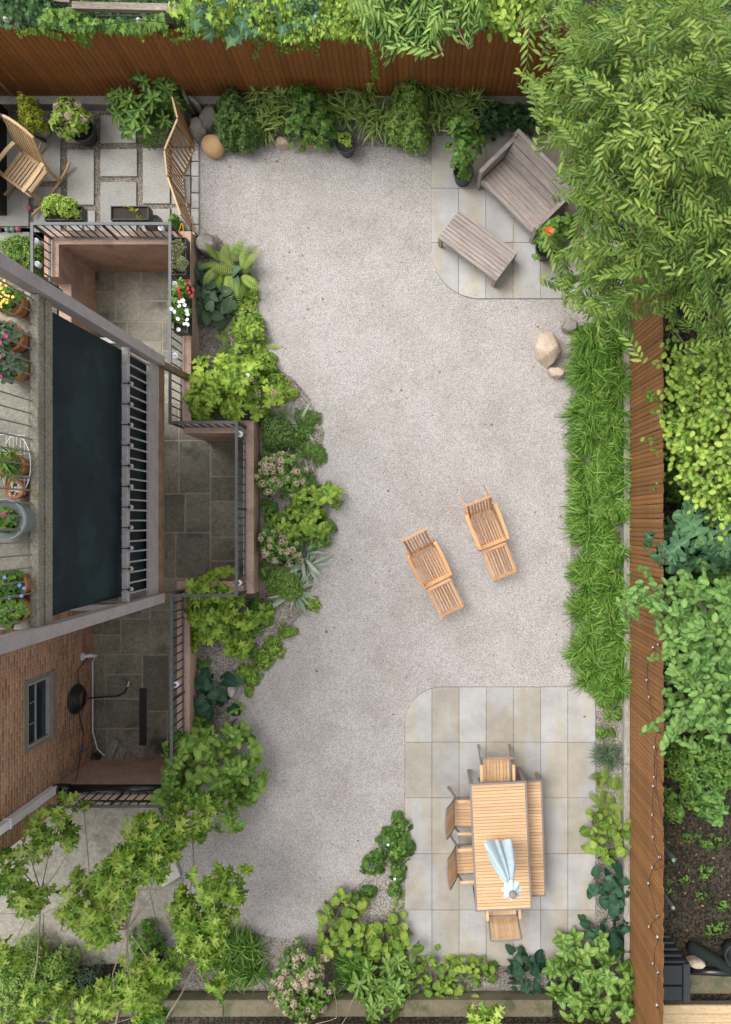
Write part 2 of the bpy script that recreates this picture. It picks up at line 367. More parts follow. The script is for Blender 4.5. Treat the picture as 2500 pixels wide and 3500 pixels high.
L_oakhyd = tmpl([(.02, 0), (.20, .08), (.36, .02), (.32, .2), (.17, .27), (.44, .42), (.38, .56), (.16, .52), (.30, .76), (.2, .84), (.1, .78), (0, 1.02)], .22, .25)
L_oak = tmpl([(.012, 0), (.03, .16), (.26, .16), (.10, .3), (.42, .50), (.34, .56), (.11, .52), (.30, .84), (.09, .76), (0, 1.05)], .28, .22)
L_ivy = tmpl([(.01, 0), (.38, -.12), (.26, .12), (.52, .34), (.24, .46), (.1, .7), (0, 1)], .16, .25)
L_fig = tmpl([(.02, 0), (.16, .05), (.45, .02), (.50, .16), (.16, .26), (.55, .48), (.50, .62), (.15, .5), (.24, .82), (.13, 1.), (0, 1.03)], .14, .2)
def roundleaf():
    out = []
    for i in range(9):
        a = pi*(.06+.94*i/8); r = .5*(1.+(.07 if i % 2 else -.05)); out.append((r*sin(a), .46-r*cos(a)*.98))
    out[0] = (.02, .12); out[-1] = (0, .92)
    v, f, r = tmpl(out, .16, .12, .22); return v, f, r
L_round = roundleaf()
def frond():
    vs = []; fs = []; rb = []
    N = 15
    for i in range(N):
        t = (i+1)/N; y = .08+.9*t; l = .185*sin(pi*min(1, t*.92+.1))**.8+.012; z = .30*y-.48*y*y
        for sx in (1, -1):
            n = len(vs)
            vs += [(0, y-.02, z), (sx*l, y+.09*l/.21, z-.25*l), (0, y+.018, z), (sx*l*.55, y+.012, z+.012)]
            fs += [(n, n+3, n+2), (n, n+1, n+3), (n+3, n+1, n+2)]; rb += [0, 0, 0, 0]
    return np.array(vs, float), fs, np.array(rb, float)
L_frond = frond()
def blade(w, up, dr, seg=5):
    vs = []; fs = []
    for i in range(seg+1):
        t = i/seg; ww = w*(1-t**2.2)*(.6+.8*min(1, t*3))
        for sx in (1, -1): vs.append((sx*ww/2, t-.12*dr*t*t*t, up*t-dr*t*t+.0))
    for i in range(seg): fs.append((2*i, 2*i+2, 2*i+3, 2*i+1))
    return np.array(vs, float), fs, np.zeros(len(vs))
L_blade = blade(.034, 1.3, 1.25)
L_oats = blade(.06, 1.4, 1.3)
L_sword = blade(.085, .75, .65)
L_strap = blade(.10, 1.1, 1.2)
L_tiny = (np.array([(0, 0, 0), (.32, .5, .06), (0, 1, -.1), (-.32, .5, .06)], float), [(0, 1, 2), (0, 2, 3)], np.array([1., 0, 1, 0]))
L_petal = tmpl([(.02, 0), (.26, .3), (.36, .7), (.2, .95), (0, .9)], .1, -.1)
def floret():
    vs = []; fs = []
    for k in range(4):
        a = k*pi/2; n = len(vs)
        for x, y, z in ((0, 0, 0), (.3, .42, .1), (0, .62, .03), (-.3, .42, .1)):
            vs.append((x*cos(a)-y*sin(a), x*sin(a)+y*cos(a), z))
        fs.append((n, n+1, n+2, n+3))
    return np.array(vs, float), fs, np.zeros(len(vs))
L_floret = floret()

def rots(az, pitch, roll, nrm=None):
    """leaf rotation: yaw az (radians, 0 = +Y, counter-clockwise), pitch up, roll; then tilt Z to nrm"""
    az, pitch, roll = np.broadcast_arrays(np.asarray(az, float), np.asarray(pitch, float), np.asarray(roll, float)); N = len(az)
    ca, sa, cp, sp, cr, sr = np.cos(az), np.sin(az), np.cos(pitch), np.sin(pitch), np.cos(roll), np.sin(roll)
    Z = np.zeros(N); O = np.ones(N)
    Rz = np.stack([ca, -sa, Z, sa, ca, Z, Z, Z, O], 1).reshape(N, 3, 3)
    Rx = np.stack([O, Z, Z, Z, cp, -sp, Z, sp, cp], 1).reshape(N, 3, 3)
    Ry = np.stack([cr, Z, sr, Z, O, Z, -sr, Z, cr], 1).reshape(N, 3, 3)
    m = Rz @ Rx @ Ry
    if nrm is not None:
        n = nrm/np.linalg.norm(nrm, axis=1, keepdims=True); x, y, z = n.T; z = np.clip(z, -.95, 1); k = 1/(1+z)
        T = np.stack([1-x*x*k, -x*y*k, x, -x*y*k, 1-y*y*k, y, -x, -y, z], 1).reshape(N, 3, 3)
        m = T @ m
    return m
def leafmesh(name, tp, P, Rm, size, var, mat):
    V, F, rib = tp; N = len(P); nv = len(V)
    sz = np.asarray(size, float)
    if sz.ndim == 1: sz = np.stack([sz]*3, 1)
    vv = np.einsum('nij,nvj->nvi', Rm, V[None]*sz[:, None, :]) + np.asarray(P)[:, None, :]
    me = bpy.data.meshes.new(name)
    ln = np.array([len(f) for f in F]); idx = np.concatenate([np.array(f) for f in F])
    me.vertices.add(N*nv); me.vertices.foreach_set('co', vv.reshape(-1).astype(np.float32))
    allidx = (idx[None]+np.arange(N)[:, None]*nv).reshape(-1)
    me.loops.add(len(allidx)); me.loops.foreach_set('vertex_index', allidx.astype(np.int32))
    lt = np.tile(ln, N); st = np.concatenate([[0], np.cumsum(lt)[:-1]])
    me.polygons.add(len(lt)); me.polygons.foreach_set('loop_start', st.astype(np.int32)); me.polygons.foreach_set('loop_total', lt.astype(np.int32))
    me.update(calc_edges=True)
    a = me.attributes.new('var', 'FLOAT', 'POINT'); a.data.foreach_set('value', np.repeat(var, nv).astype(np.float32))
    b = me.attributes.new('rib', 'FLOAT', 'POINT'); b.data.foreach_set('value', np.tile(rib, N).astype(np.float32))
    if mat: me.materials.append(mat)
    return me
_single = {}
def single(tp, mat):
    k = (id(tp), mat.name)
    if k not in _single: _single[k] = leafmesh('leaf', tp, np.zeros((1, 3)), np.eye(3)[None], np.ones(1), np.zeros(1), mat)
    return _single[k]
def leaves(parent, tp, P, Rm, size, var, mat, nparts=0, pname='leaf', sname='foliage', rank=None):
    """P etc. in world coordinates; the nparts leaves lying highest become parts, the rest one part of kind stuff"""
    P = np.asarray(P, float); N = len(P); size = np.asarray(size, float); var = np.asarray(var, float)
    org = np.array(parent.location) if parent else np.zeros(3)
    order = np.argsort(-(P[:, 2] if rank is None else rank))
    top, rest = order[:nparts], order[nparts:]
    if len(rest):
        me = leafmesh(sname, tp, P[rest]-org, Rm[rest], size[rest], var[rest], mat)
        o = bpy.data.objects.new(sname, me); col.objects.link(o); o.parent = parent; o['kind'] = 'stuff'
    if nparts:
        sm = single(tp, mat)
        for i in top:
            s = size[i] if size.ndim == 2 else (size[i],)*3
            m = Matrix([[Rm[i][a][b]*s[b] for b in range(3)]+[P[i][a]-org[a]] for a in range(3)]+[[0, 0, 0, 1]])
            inst(pname, sm, parent, m)

def dome(ells, n, h, seed, deep=.35, base=0., lump=.14):
    """points and outward normals on lumpy domes; ells: (px, py, rx, ry) seen at about 60% of the height"""
    g = np.random.default_rng(seed); Ps = []; Ns = []
    ar = np.array([e[2]*e[3] for e in ells], float); ar /= ar.sum()
    for e, a in zip(ells, ar):
        m = max(1, int(round(n*a))); hh = e[4] if len(e) > 4 else h
        c = W(e[0], e[1], base+hh*.6); k = K(base+hh*.6); rx, ry = e[2]*k, e[3]*k
        th = g.uniform(0, 2*pi, m); r = np.sqrt(g.uniform(0, 1, m)); ph = g.uniform(0, 6, 6)
        edge = 1+lump*np.sin(3*th+ph[0])+lump*.7*np.sin(5*th+ph[1])+lump*.5*np.sin(9*th+ph[4])
        zz = np.sqrt(np.clip(1-r**2.2, 0, 1))*.88+.1
        bumps = 1+lump*1.1*np.sin(r*cos(1)*9+th*2+ph[2])*np.sin(4*th+ph[3])
        dp = 1-deep*g.uniform(0, 1, m)**2
        x = c.x+rx*r*edge*np.cos(th)*(.6+.4*dp); y = c.y+ry*r*edge*np.sin(th)*(.6+.4*dp)
        z = base+hh*zz*bumps*dp
        Ps.append(np.stack([x, y, z], 1))
        Ns.append(np.stack([np.cos(th)*r*.9, np.sin(th)*r*.9, np.full(m, .75)], 1))
    return np.concatenate(Ps), np.concatenate(Ns)

def stems(parent, c, h, spread, n, r=.008, mat=None, seed=0):
    g = random.Random(seed); mb = MB()
    for i in range(n):
        a = 2*pi*i/n+g.uniform(-.3, .3); s = spread*g.uniform(.4, .9)
        mb.tube([(c[0], c[1], c[2]), (c[0]+s*.3*cos(a), c[1]+s*.3*sin(a), c[2]+h*.4), (c[0]+s*cos(a), c[1]+s*sin(a), c[2]+h*.8)], [r, r*.8, r*.4], 5)
    return obj('stem', mb, mat or M['bark'], parent)

def plant(name, label, ells, h, n, tp, size, mat, mode='scatter', k=6, pitch=.3, nparts=0, seed=1, cat='plant', base=0., deep=.35, sj=.3,
          group=None, stem=True, lump=.14, lean=1., root=None, pname='leaf', vtop=.0, inner=0):
    g = np.random.default_rng(seed+99)
    c = W(ells[0][0], ells[0][1], base+h*.6); c.z = base
    t = root or thing(name, label, cat, c, 0, group)
    P, N = dome(ells, n, h, seed, deep, base, lump)
    if mode == 'rosette':
        m = len(P); Pc = np.repeat(P, k, 0); Nc = np.repeat(N, k, 0)*np.array([lean, lean, 1])
        az = np.repeat(g.uniform(0, 2*pi, m), k)+np.tile(np.arange(k)*2*pi/k, m)+g.normal(0, .12, m*k)
        Rm = rots(az, pitch+g.normal(0, .15, m*k), g.normal(0, .15, m*k), Nc)
        sz = size*np.clip(1+g.normal(0, sj*.5, m*k), .4, 1.7)
        var = np.repeat(g.uniform(.05, .8, m), k)*.6+g.uniform(0, .3, m*k)+vtop*(P[:, 2].repeat(k)/(h+base+1e-6))
        if inner:
            Pi = np.repeat(P, inner, 0)+np.array([0, 0, size*.12]); Ni = np.repeat(N, inner, 0)*np.array([lean, lean, 1]); q = m*inner
            Ri = rots(np.repeat(g.uniform(0, 6, m), inner)+np.tile(np.arange(inner)*2*pi/inner, m)+g.normal(0, .15, q), pitch+.35+g.normal(0, .15, q), g.normal(0, .15, q), Ni)
            Pc = np.concatenate([Pc, Pi]); Rm = np.concatenate([Rm, Ri]); sz = np.concatenate([sz, size*g.uniform(.35, .6, q)]); var = np.concatenate([var*.85, g.uniform(.55, .88, q)])
        leaves(t, tp, Pc, Rm, sz, np.clip(var, 0, .95), mat, nparts, pname)
    elif mode == 'scatter':
        m = len(P); az = np.arctan2(-N[:, 0], N[:, 1])+g.normal(0, .9, m)
        Rm = rots(az, pitch+g.normal(0, .35, m), g.normal(0, .4, m), N*np.array([lean*.5, lean*.5, 1]))
        sz = size*np.clip(1+g.normal(0, sj, m), .4, 1.8)
        lum = np.sin(P[:, 0]*9+seed)*np.sin(P[:, 1]*8+seed*2)*.16
        leaves(t, tp, P, Rm, sz, np.clip(g.uniform(0, .75, m)+lum+vtop*(P[:, 2]/(h+base+1e-6)), 0, .95), mat, nparts, pname)
    elif mode == 'clump':                    # all leaves rise from a few centres and arch outward
        cs = []
        for e in ells: cs.append((W(e[0], e[1], base+h*.3), e[2]*K(), e[3]*K()))
        per = n//len(cs); Pl = []; A = []; Z = []
        for (cc, rx, ry) in cs:
            a = g.uniform(0, 2*pi, per); rr = g.uniform(0, .3, per)
            Pl.append(np.stack([cc.x+rx*rr*np.cos(a), cc.y+ry*rr*np.sin(a), np.full(per, base+.01)], 1)); A.append(a-pi/2)
            Z.append(size*np.sqrt((rx*np.cos(a))**2+(ry*np.sin(a))**2)/max(rx, ry)*g.uniform(.5, 1.1, per))
        Pl = np.concatenate(Pl); A = np.concatenate(A); Z = np.concatenate(Z)
        leaves(t, tp, Pl, rots(A, pitch+g.uniform(-.3, .45, len(A)), g.normal(0, .25, len(A))), Z, g.uniform(0, .9, len(A)), mat, nparts, pname)
        stem = False
    if stem:
        e = ells[0]; stems(t, (c.x, c.y, base), h, min(e[2], e[3])*K(), 5, .007+.004*h, seed=seed)
    return t, P, N
_heads = {}
def headmesh(kind, r, nf, fs, mat):
    k = (kind, mat.name)
    if k not in _heads:
        g = np.random.default_rng(5); d = g.normal(0, 1, (nf, 3)); d[:, 2] = np.abs(d[:, 2])*.8; d /= np.linalg.norm(d, axis=1, keepdims=True)
        _heads[k] = leafmesh('flower_head', L_floret, d*r, rots(g.uniform(0, 6, nf), g.normal(0, .2, nf), g.normal(0, .2, nf), d), np.full(nf, fs), g.uniform(0, .9, nf), mat)
    return _heads[k]
def heads(t, P, idx, me, smin=.8, smax=1.2, dz=.02, name='flower_head', seed=3, stretch=1):
    g = random.Random(seed)
    for i in idx:
        s = g.uniform(smin, smax)
        m = Matrix.Translation(Vector(P[i])-t.location+Vector((0, 0, dz))) @ Matrix.Rotation(g.uniform(0, 6), 4, 'Z') @ Matrix.Rotation(g.uniform(0, .6), 4, 'X') @ Matrix.Diagonal((s, s*stretch, s, 1))
        inst(name, me, t, m)
def bloom(npet, size, mat, cup=.5, tp=None):
    az = np.arange(npet)*2*pi/npet
    return leafmesh('flower', tp or L_petal, np.zeros((npet, 3)), rots(az, np.full(npet, cup), np.zeros(npet)), np.full(npet, size), np.zeros(npet), mat)

# ------------------------------------------------------------------ ground, terraces, paving
def pxpoly(pts, z=0.): return [tuple(W(x, y, z)[:2]) for x, y in pts]
def sheet(name, polys, z, mat, parent=None, kind='structure'):
    vs = []; fs = []
    for p in polys:
        n = len(vs); vs += [(x, y, z) for x, y in p]; fs.append(tuple(range(n, n+len(p))))
    me = bpy.data.meshes.new(name); me.from_pydata(vs, [], fs); me.update()
    for f in me.polygons:
        if f.normal.z < 0: f.flip()
    return obj(name, me, mat, parent, kind=kind)
def rect(x0, x1, y0, y1): return [(x0, y0), (x1, y0), (x1, y1), (x0, y1)]
AB, AT = -4.6, 4.77
sheet('ground', [rect(-60, -6.21, -60, 60), rect(-6.21, -3.79, AT, 60), rect(-6.21, -3.79, -60, AB), rect(-3.79, -2.757, 1.65, 60), rect(-3.79, -2.757, -60, -1.2), rect(-2.757, 60, -60, 60)], -.02, M['darksoil'])
# fix the few centimetres of the lower-left wall that stand inside the hole
sheet('gravel_court', [rect(-3.79, -2.757, 1.65, 7.01), rect(-4.4, -3.80, -8.0, AB), rect(-3.80, -2.757, -8.0, -1.2), rect(-2.757, 3.43, -8.0, 7.01)], 0, M['gravel'])
beds = [
 [(680,815),(740,800),(850,930),(870,1060),(905,1180),(950,1260),(1000,1290),(1060,1360),(1110,1480),(1100,1560),(1080,1640),(1110,1760),(1080,1860),(1070,2000),(1030,2090),(960,2150),(905,2260),(820,2390),(790,2440),(760,2500),(700,2560),(655,2560),(675,2020),(892,2020),(892,1450),(682,1450)],
 [(690,356),(1850,356),(1850,430),(1500,480),(1440,505),(1200,500),(1000,480),(850,500),(760,450),(700,400)],
 [(1950,1120),(2139,1080),(2139,3420),(2037,3420),(2037,2347),(1950,2347)],
 [(560,3262),(820,3180),(1090,3230),(1150,3080),(1230,3020),(1290,2960),(1340,2880),(1384,2820),(1384,3300),(2036,3300),(2036,3420),(560,3420)],
]
sheet('soil_bed', [pxpoly(b) for b in beds], .006, M['mulch'])
sheet('terrace_gravel', [pxpoly([(-160, 355), (655, 355), (655, 790), (655, 822), (478, 822), (-160, 822)]), rect(-8.5, -6.22, 2.4, 5.0)], .0, M['joint'])
# the slab of old concrete at the lower left, cracked into pieces
conc = thing('concrete_path', None, None, W(250, 3000)); conc['kind'] = 'structure'
for pl in ([(-200,2735),(285,2735),(300,2890),(312,3045),(150,3118),(-200,3118)], [(289,2735),(420,2745),(540,2740),(548,2780),(585,2890),(622,2975),(600,3010),(548,3034),(316,3044),(304,2890)],
           [(-200,3122),(150,3122),(151,3300),(-200,3300)], [(155,3121),(314,3049),(512,3038),(545,3185),(450,3290),(155,3300)], [(551,3038),(603,3014),(626,2998),(621,3140),(612,3190),(548,3184),(516,3038)]):
    obj('slab', MB().prism(pxpoly(pl), -.03, .022, .004), M['concrete'], conc)
obj('bedding', MB().prism(pxpoly([(-200,2736),(538,2742),(620,2975),(618,3130),(608,3186),(450,3288),(-200,3299)]), -.03, .012), M['kerb'], conc)
obj('stepping_stone', MB().prism(pxpoly([(545,2925),(600,2935),(622,2990),(560,3030),(530,2990)]), .023, .05, .01), M['granite'], None, label='pale rough flat stone at the corner of the concrete path', cat='stone')

def clip(poly, inside):            # Sutherland-Hodgman against a convex polygon (counter-clockwise)
    out = poly
    for i in range(len(inside)):
        a, b = inside[i], inside[(i+1) % len(inside)]; inp = out; out = []
        def d(p): return (b[0]-a[0])*(p[1]-a[1])-(b[1]-a[1])*(p[0]-a[0])
        for j in range(len(inp)):
            p, q = inp[j-1], inp[j]; dp, dq = d(p), d(q)
            if (dp >= 0) != (dq >= 0):
                t = dp/(dp-dq); out.append((p[0]+(q[0]-p[0])*t, p[1]+(q[1]-p[1])*t))
            if dq >= 0: out.append(q)
        if not out: return []
    return out
def ccw(p):
    A = sum(p[i][0]*p[(i+1) % len(p)][1]-p[(i+1) % len(p)][0]*p[i][1] for i in range(len(p)))
    return p if A > 0 else p[::-1]
def patio(name, xs, ys, arc, gap=.003):
    r = thing(name, None, None, W((xs[0]+xs[-1])/2, (ys[0]+ys[-1])/2)); r['kind'] = 'structure'
    ins = ccw(pxpoly(arc)); g = random.Random(3)
    for i in range(len(xs)-1):
        for j in range(len(ys)-1):
            a = W(xs[i], ys[j]); b = W(xs[i+1], ys[j+1])
            p = clip(ccw([(a.x+gap, b.y+gap), (b.x-gap, b.y+gap), (b.x-gap, a.y-gap), (a.x+gap, a.y-gap)]), ins)
            if len(p) > 2:
                z = .028+g.uniform(-.0025, .0025); obj('paver', MB().prism(p, -.03, z, .003), M['paver'], r)
    me = MB().prism([((x-(W(xs[0]+xs[-1], 0).x+7.2)/2*0), y) for x, y in ins], -.03, .014)
    obj('bedding', me, M['joint'], r)
    return r
arc1 = [(1384+128-128*sin(t), 2347+128-128*cos(t)) for t in np.linspace(0, pi/2, 10)][::-1]
patio('dining_patio', [1384.5,1477,1569.5,1662,1755,1847.5,1940.5,2035], [2347,2535,2725,2915.5,3107.5,3299], arc1+[(2035,2347),(2035,3300),(1384.5,3300)])
arc2 = [(1474.5+168-168*cos(t), 1022-168+168*sin(t)) for t in np.linspace(0, pi/2, 10)]
patio('lounge_patio', [1474.5,1567.5,1661,1754,1846.5,1940,2033], [465,646,831,1022], arc2+[(2033,1022),(2033,465),(1474.5,465)])
ter = thing('terrace', None, None, W(300, 600)); ter['kind'] = 'structure'
for x0, y0, x1, y1 in [(117,440,209,622),(231,400,323,491),(233,514,324,702),(346,397,468,491),(346,512,471,605),(346,625,469,800),(491,400,575,491),(491,509,583,698),(590,509,652,600),(590,606,652,700),
                       (489,716,583,800),(590,712,652,790),(0,590,101,775),(-90,590,-6,775),(118,640,211,705),(118,716,211,795),(292,722,328,790),(231,716,284,790),(0,795,105,930),(-90,795,-6,930),(590,405,652,500),(20,440,98,575)]:
    a, b = W(x0, y0), W(x1, y1); obj('slab', MB().rng(a.x, b.x, b.y, a.y, -.03, .03+.003*sin(x0), .004), M['terrace'], ter)
edg = thing('block_edging', None, None, W(668, 650)); edg['kind'] = 'structure'
for y0, y1, w in [(480,503,22),(506,553,24),(557,604,25),(607,660,24),(664,714,25),(717,768,26),(771,806,22)]:
    a, b = W(682-w, y0), W(682, y1); obj('granite_block', MB().rng(a.x, b.x, b.y, a.y, -.05, .045+.006*sin(y0), .008), M['granite'], edg)

# ------------------------------------------------------------------ sunken areaway
ar = thing('areaway_floor', None, None, (-5, 0, -.9)); ar['kind'] = 'structure'
obj('mortar_bed', MB().prism([(-6.3, -4.5), (-3.85, -4.5), (-3.85, -1.1), (-2.8, -1.1), (-2.8, 1.55), (-3.85, 1.55), (-3.85, 4.7), (-6.3, 4.7)], -1.05, -.9045), M['mortar'], ar)
def flags(x0, x1, y0, y1, g, out):
    w, h = x1-x0, y1-y0
    if w*h < .34 or (w*h < .75 and g.random() < .55): out.append((x0, x1, y0, y1)); return
    if w > h*(.9+g.random()*.3): c = x0+w*g.uniform(.36, .64); flags(x0, c, y0, y1, g, out); flags(c, x1, y0, y1, g, out)
    else: c = y0+h*g.uniform(.36, .64); flags(x0, x1, y0, c, g, out); flags(x0, x1, c, y1, g, out)
fl = []; g = random.Random(12); flags(-6.2, -3.86, -4.42, 4.62, g, fl); flags(-3.86, -2.85, -1.06, 1.5, g, fl)
for x0, x1, y0, y1 in fl:
    q = lambda: g.uniform(.006, .021)
    p = [(x0+q(), y0+q()), ((x0+x1)/2, y0+q()), (x1-q(), y0+q()), (x1-q(), (y0+y1)/2), (x1-q(), y1-q()), ((x0+x1)/2, y1-q()), (x0+q(), y1-q()), (x0+q(), (y0+y1)/2)]
    obj('flagstone', MB().prism(p, -.95, -.9+g.uniform(-.003, .003), .002), M['slate'], ar)
inner = [(-5.97, 4.02), (-5.97, 4.555), (-3.93, 4.555), (-3.93, 1.446), (-2.90, 1.446), (-2.90, -1.0), (-4.02, -1.0), (-4.02, -4.34), (-6.0, -4.34)]
outer = [(-6.0, -4.6), (-3.81, -4.6), (-3.81, -1.2), (-2.757, -1.2), (-2.757, 1.65), (-3.79, 1.65), (-3.79, 4.77), (-6.21, 4.77), (-6.21, 4.02)]
obj('areaway_wall', MB().prism(inner+outer, -1., .45), M['terracotta'], label='pink brown rendered parapet wall around the sunken areaway', cat='wall')
obj('low_wall', MB().rng(-6.14, -5.93, 2.46, 4.018, -1., .1), M['terracotta'], label='lower rendered wall end behind the slanting grey post', cat='wall')

# ------------------------------------------------------------------ fences
def board_mesh(w, h, th, name='board', seg=6):
    mb = MB(); vs = []; 
    prof = [(-w/2, 0)]+[(w/2*sin(a)*1.0, -th*cos(a)) for a in np.linspace(-pi/2*.93, pi/2*.93, seg)]+[(w/2, 0)]
    n = len(prof)
    vs = [(x, y, 0) for x, y in prof]+[(x, y, h+(.012 if abs(x) < w*.2 else -.012)) for x, y in prof]
    fs = [(i, (i+1) % n, (i+1) % n+n, i+n) for i in range(n)]+[tuple(range(n))[::-1], tuple(range(n, 2*n))]
    mb.add(vs, fs); return mb.mesh(name)
def fence(name, label, p0, p1, z0, z1, pitch, mat, face, seed=1):
    """face: rotation about Z that turns the boards' front (-Y) to the garden"""
    p0, p1 = Vector(p0), Vector(p1); L = (p1-p0).length; n = int(L/pitch); d = (p1-p0).normalized()
    t = thing(name, label, 'fence', (p0.x, p0.y, z0)); ms = []
    for k in range(5):
        m = board_mesh(pitch*.985, z1-z0+(-.02, .006, -.008, .014, -.03)[k], pitch*.22, 'board'); m.materials.append(mat); ms.append(m)
    g = random.Random(seed)
    for i in range(n):
        q = p0+d*(i+.5)*pitch-Vector((p0.x, p0.y))
        inst('board', g.choice(ms), t, Matrix.Translation((q.x, q.y, 0)) @ Matrix.Rotation(face+g.uniform(-.03, .03), 4, 'Z') @ Matrix.Rotation(g.uniform(-.004, .004), 4, 'Y'))
    nb = Vector((sin(face)*-1, cos(face)))     # away from the garden
    for z in (.35, 1.45):
        a = p0+nb*.045; b = p1+nb*.045
        obj('rail', MB().beam((a.x, a.y, z0+z), (b.x, b.y, z0+z), .04, .09), M['oldwood'], t)
    return t
fence('board_fence', 'long rust brown half round board fence along the right side with string lights on it', (3.53, 7.16), (3.53, -8.5), .12, 1.87, .0735, M['fence'], -pi/2)
fence('board_fence', 'dark orange brown board fence across the top of the garden under the ivy', (-7.6, 7.16), (3.50, 7.16), .18, 1.87, .0905, M['fencetop'], 0, 2)
fence('board_fence', 'foot of an orange brown fence along the bottom edge of the photo', (-2.8, -8.42), (3.50, -8.42), .28, 1.87, .0905, M['fencetop'], pi, 3)
obj('kerb', MB().rng(-7.6, 3.43, 7.01, 7.155, -.05, .2, .01), M['kerb'], label='grey concrete kerb under the top fence', cat='kerb')
sl = thing('sleeper_edging', 'weathered grey timber edging at the foot of the right fence', 'edging', (3.48, 0, 0))
for i in range(7):
    y1 = 7.0-i*2.22; obj('timber', MB().rng(3.42, 3.515, max(-8.4, y1-2.21), y1, -.05, .2-.006*(i % 2), .008), M['timber'], sl)
kb = thing('low_kerb_wall', 'mossy concrete kerb wall along the bottom flower bed', 'wall', (0, -8.1, 0))
for i, (a, b) in enumerate(((-6.5, -3.3), (-3.3, -.9), (-.9, 2.2))):
    obj('coping', MB().rng(a+.003, b-.003, -8.28, -8.0, .1, .3-.004*(i % 2), .012), M['mosskerb'], kb)
    obj('base', MB().rng(a, b, -8.26, -8.03, -.05, .1), M['mosskerb'], kb)
dk = thing('neighbour_wall', 'dark wall at the left edge beside the terrace', 'wall', (-7.3, 5.9, 0))
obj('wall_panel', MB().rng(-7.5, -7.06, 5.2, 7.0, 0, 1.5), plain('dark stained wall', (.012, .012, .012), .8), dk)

# ------------------------------------------------------------------ brick house
XB = -6.0
ho = thing('brick_house', 'red brown brick house wall with one small window, seen steeply from above', 'house', (XB, -2, -.9))
WY0, WY1, WZ0, WZ1 = -3.47, -2.50, .69, 1.36
YB, YT = -4.775, 2.45
m_ = MB(); 
m_.rng(-9, XB-.001, YB+.005, WY0, -.95, 9); obj('wall', m_, M['brickmortar'], ho)
obj('wall', MB().rng(-9, XB-.001, WY1, YT, -.95, 9), M['brickmortar'], ho)
obj('wall', MB().rng(-9, XB-.001, WY0, WY1, -.95, WZ0), M['brickmortar'], ho)
obj('wall', MB().rng(-9, XB-.001, WY0, WY1, WZ1, 9), M['brickmortar'], ho)
bm = MB().box((0, 0, 0), (.03, .190, .056), 0, .003).mesh('brick'); bm.materials.append(M['brick'])
bl = []; g = random.Random(4)
for c in range(0, 62):
    z = -.86+c*.0735; off = .105*(c % 2)+g.uniform(-.012, .012)
    for k in range(-1, 36):
        y0 = YB+k*.2085+off; y1 = y0+.199; y0 = max(y0, YB)
        if y1 > YT or y1-y0 < .03: continue
        if z > WZ0-.14 and z < WZ1+.06:
            lo, hi = WY0-.075, WY1+.075
            if y0 >= lo and y1 <= hi: continue
            if y0 < lo < y1: y1 = lo
            elif y0 < hi < y1: y0 = hi
            if y1-y0 < .02: continue
        bl.append((y0, y1, z))
vis = [b for b in bl if b[1] < -1.15 and b[2] < 1.92 and b[2] > -.1]
vis.sort(key=lambda b: -b[2]); top = vis[:300]; ts = set(top)
for y0, y1, z in top:
    inst('brick', bm, ho, Matrix.Translation(Vector((XB-.014+g.uniform(-.0012, .0012), (y0+y1)/2, z))-ho.location) @ Matrix.Rotation(g.uniform(-.006, .006), 4, 'X') @ Matrix.Diagonal((1, (y1-y0)/.199, 1, 1)))
mb = MB(); bms = [surf('red brown brick %d' % i, tuple(x*s for x in (.39, .18, .10)), tuple(x*s for x in (.54, .285, .165)), 3.2, .85, .3, .004, spots=((.30, .14, .06), 2., .6), grain=.22) for i, s in enumerate((.72, .95, 1.2))]
for y0, y1, z in bl:
    if (y0, y1, z) not in ts: mb.box((XB-.014+g.uniform(-.0012, .0012), (y0+y1)/2, z), (.03, y1-y0-.010, .056))
bo = obj('brickwork', mb, None, ho, kind='stuff')
for m in bms: bo.data.materials.append(m)
mi = np.repeat(np.random.default_rng(2).integers(0, 3, len(mb.f)//6), 6); bo.data.polygons.foreach_set('material_index', mi.astype(np.int32))
wf = obj('window', MB().rng(XB-.10, XB-.06, WY0, WY1, WZ0, WZ1), M['blackplastic'], ho)
def sub(name, mb, mat): return obj(name, mb, mat, wf)
for y0, y1, z0, z1 in ((WY0, WY1, WZ0, WZ0+.035), (WY0, WY1, WZ1-.035, WZ1), (WY0, WY0+.03, WZ0+.035, WZ1-.035), (WY1-.03, WY1, WZ0+.035, WZ1-.035)):
    sub('frame', MB().rng(XB-.058, XB+.005, y0, y1, z0, z1), M['timberlight'] if 'timberlight' in M else M['lavender'])
sub('meeting_rail', MB().rng(XB-.055, XB-.02, WY0+.03, WY1-.03, 1.05, 1.085), M['lavender'])
sub('pane', MB().rng(XB-.052, XB-.045, WY0+.03, WY1-.03, WZ0+.035, 1.05), M['glass'])
sub('pane', MB().rng(XB-.04, XB-.033, WY0+.03, WY1-.03, 1.085, WZ1-.035), M['glass'])
for k in (1, 2): sub('glazing_bar', MB().rng(XB-.032, XB-.025, WY0+k*.325, WY0+k*.325+.012, 1.09, WZ1-.04), M['lavender'])
obj('sill', MB().rng(XB-.06, XB+.05, WY0-.07, WY1+.07, WZ0-.11, WZ0-.005, .006), M['sill'], ho)
for ya, yb in ((WY0-.07, WY0-.002), (WY1+.002, WY1+.07)): obj('jamb', MB().rng(XB-.02, XB+.004, ya, yb, WZ0, WZ1+.002), M['sill'], ho)
obj('lintel', MB().rng(XB-.02, XB+.012, WY0-.07, WY1+.07, WZ1+.004, WZ1+.085), M['sill'], ho)
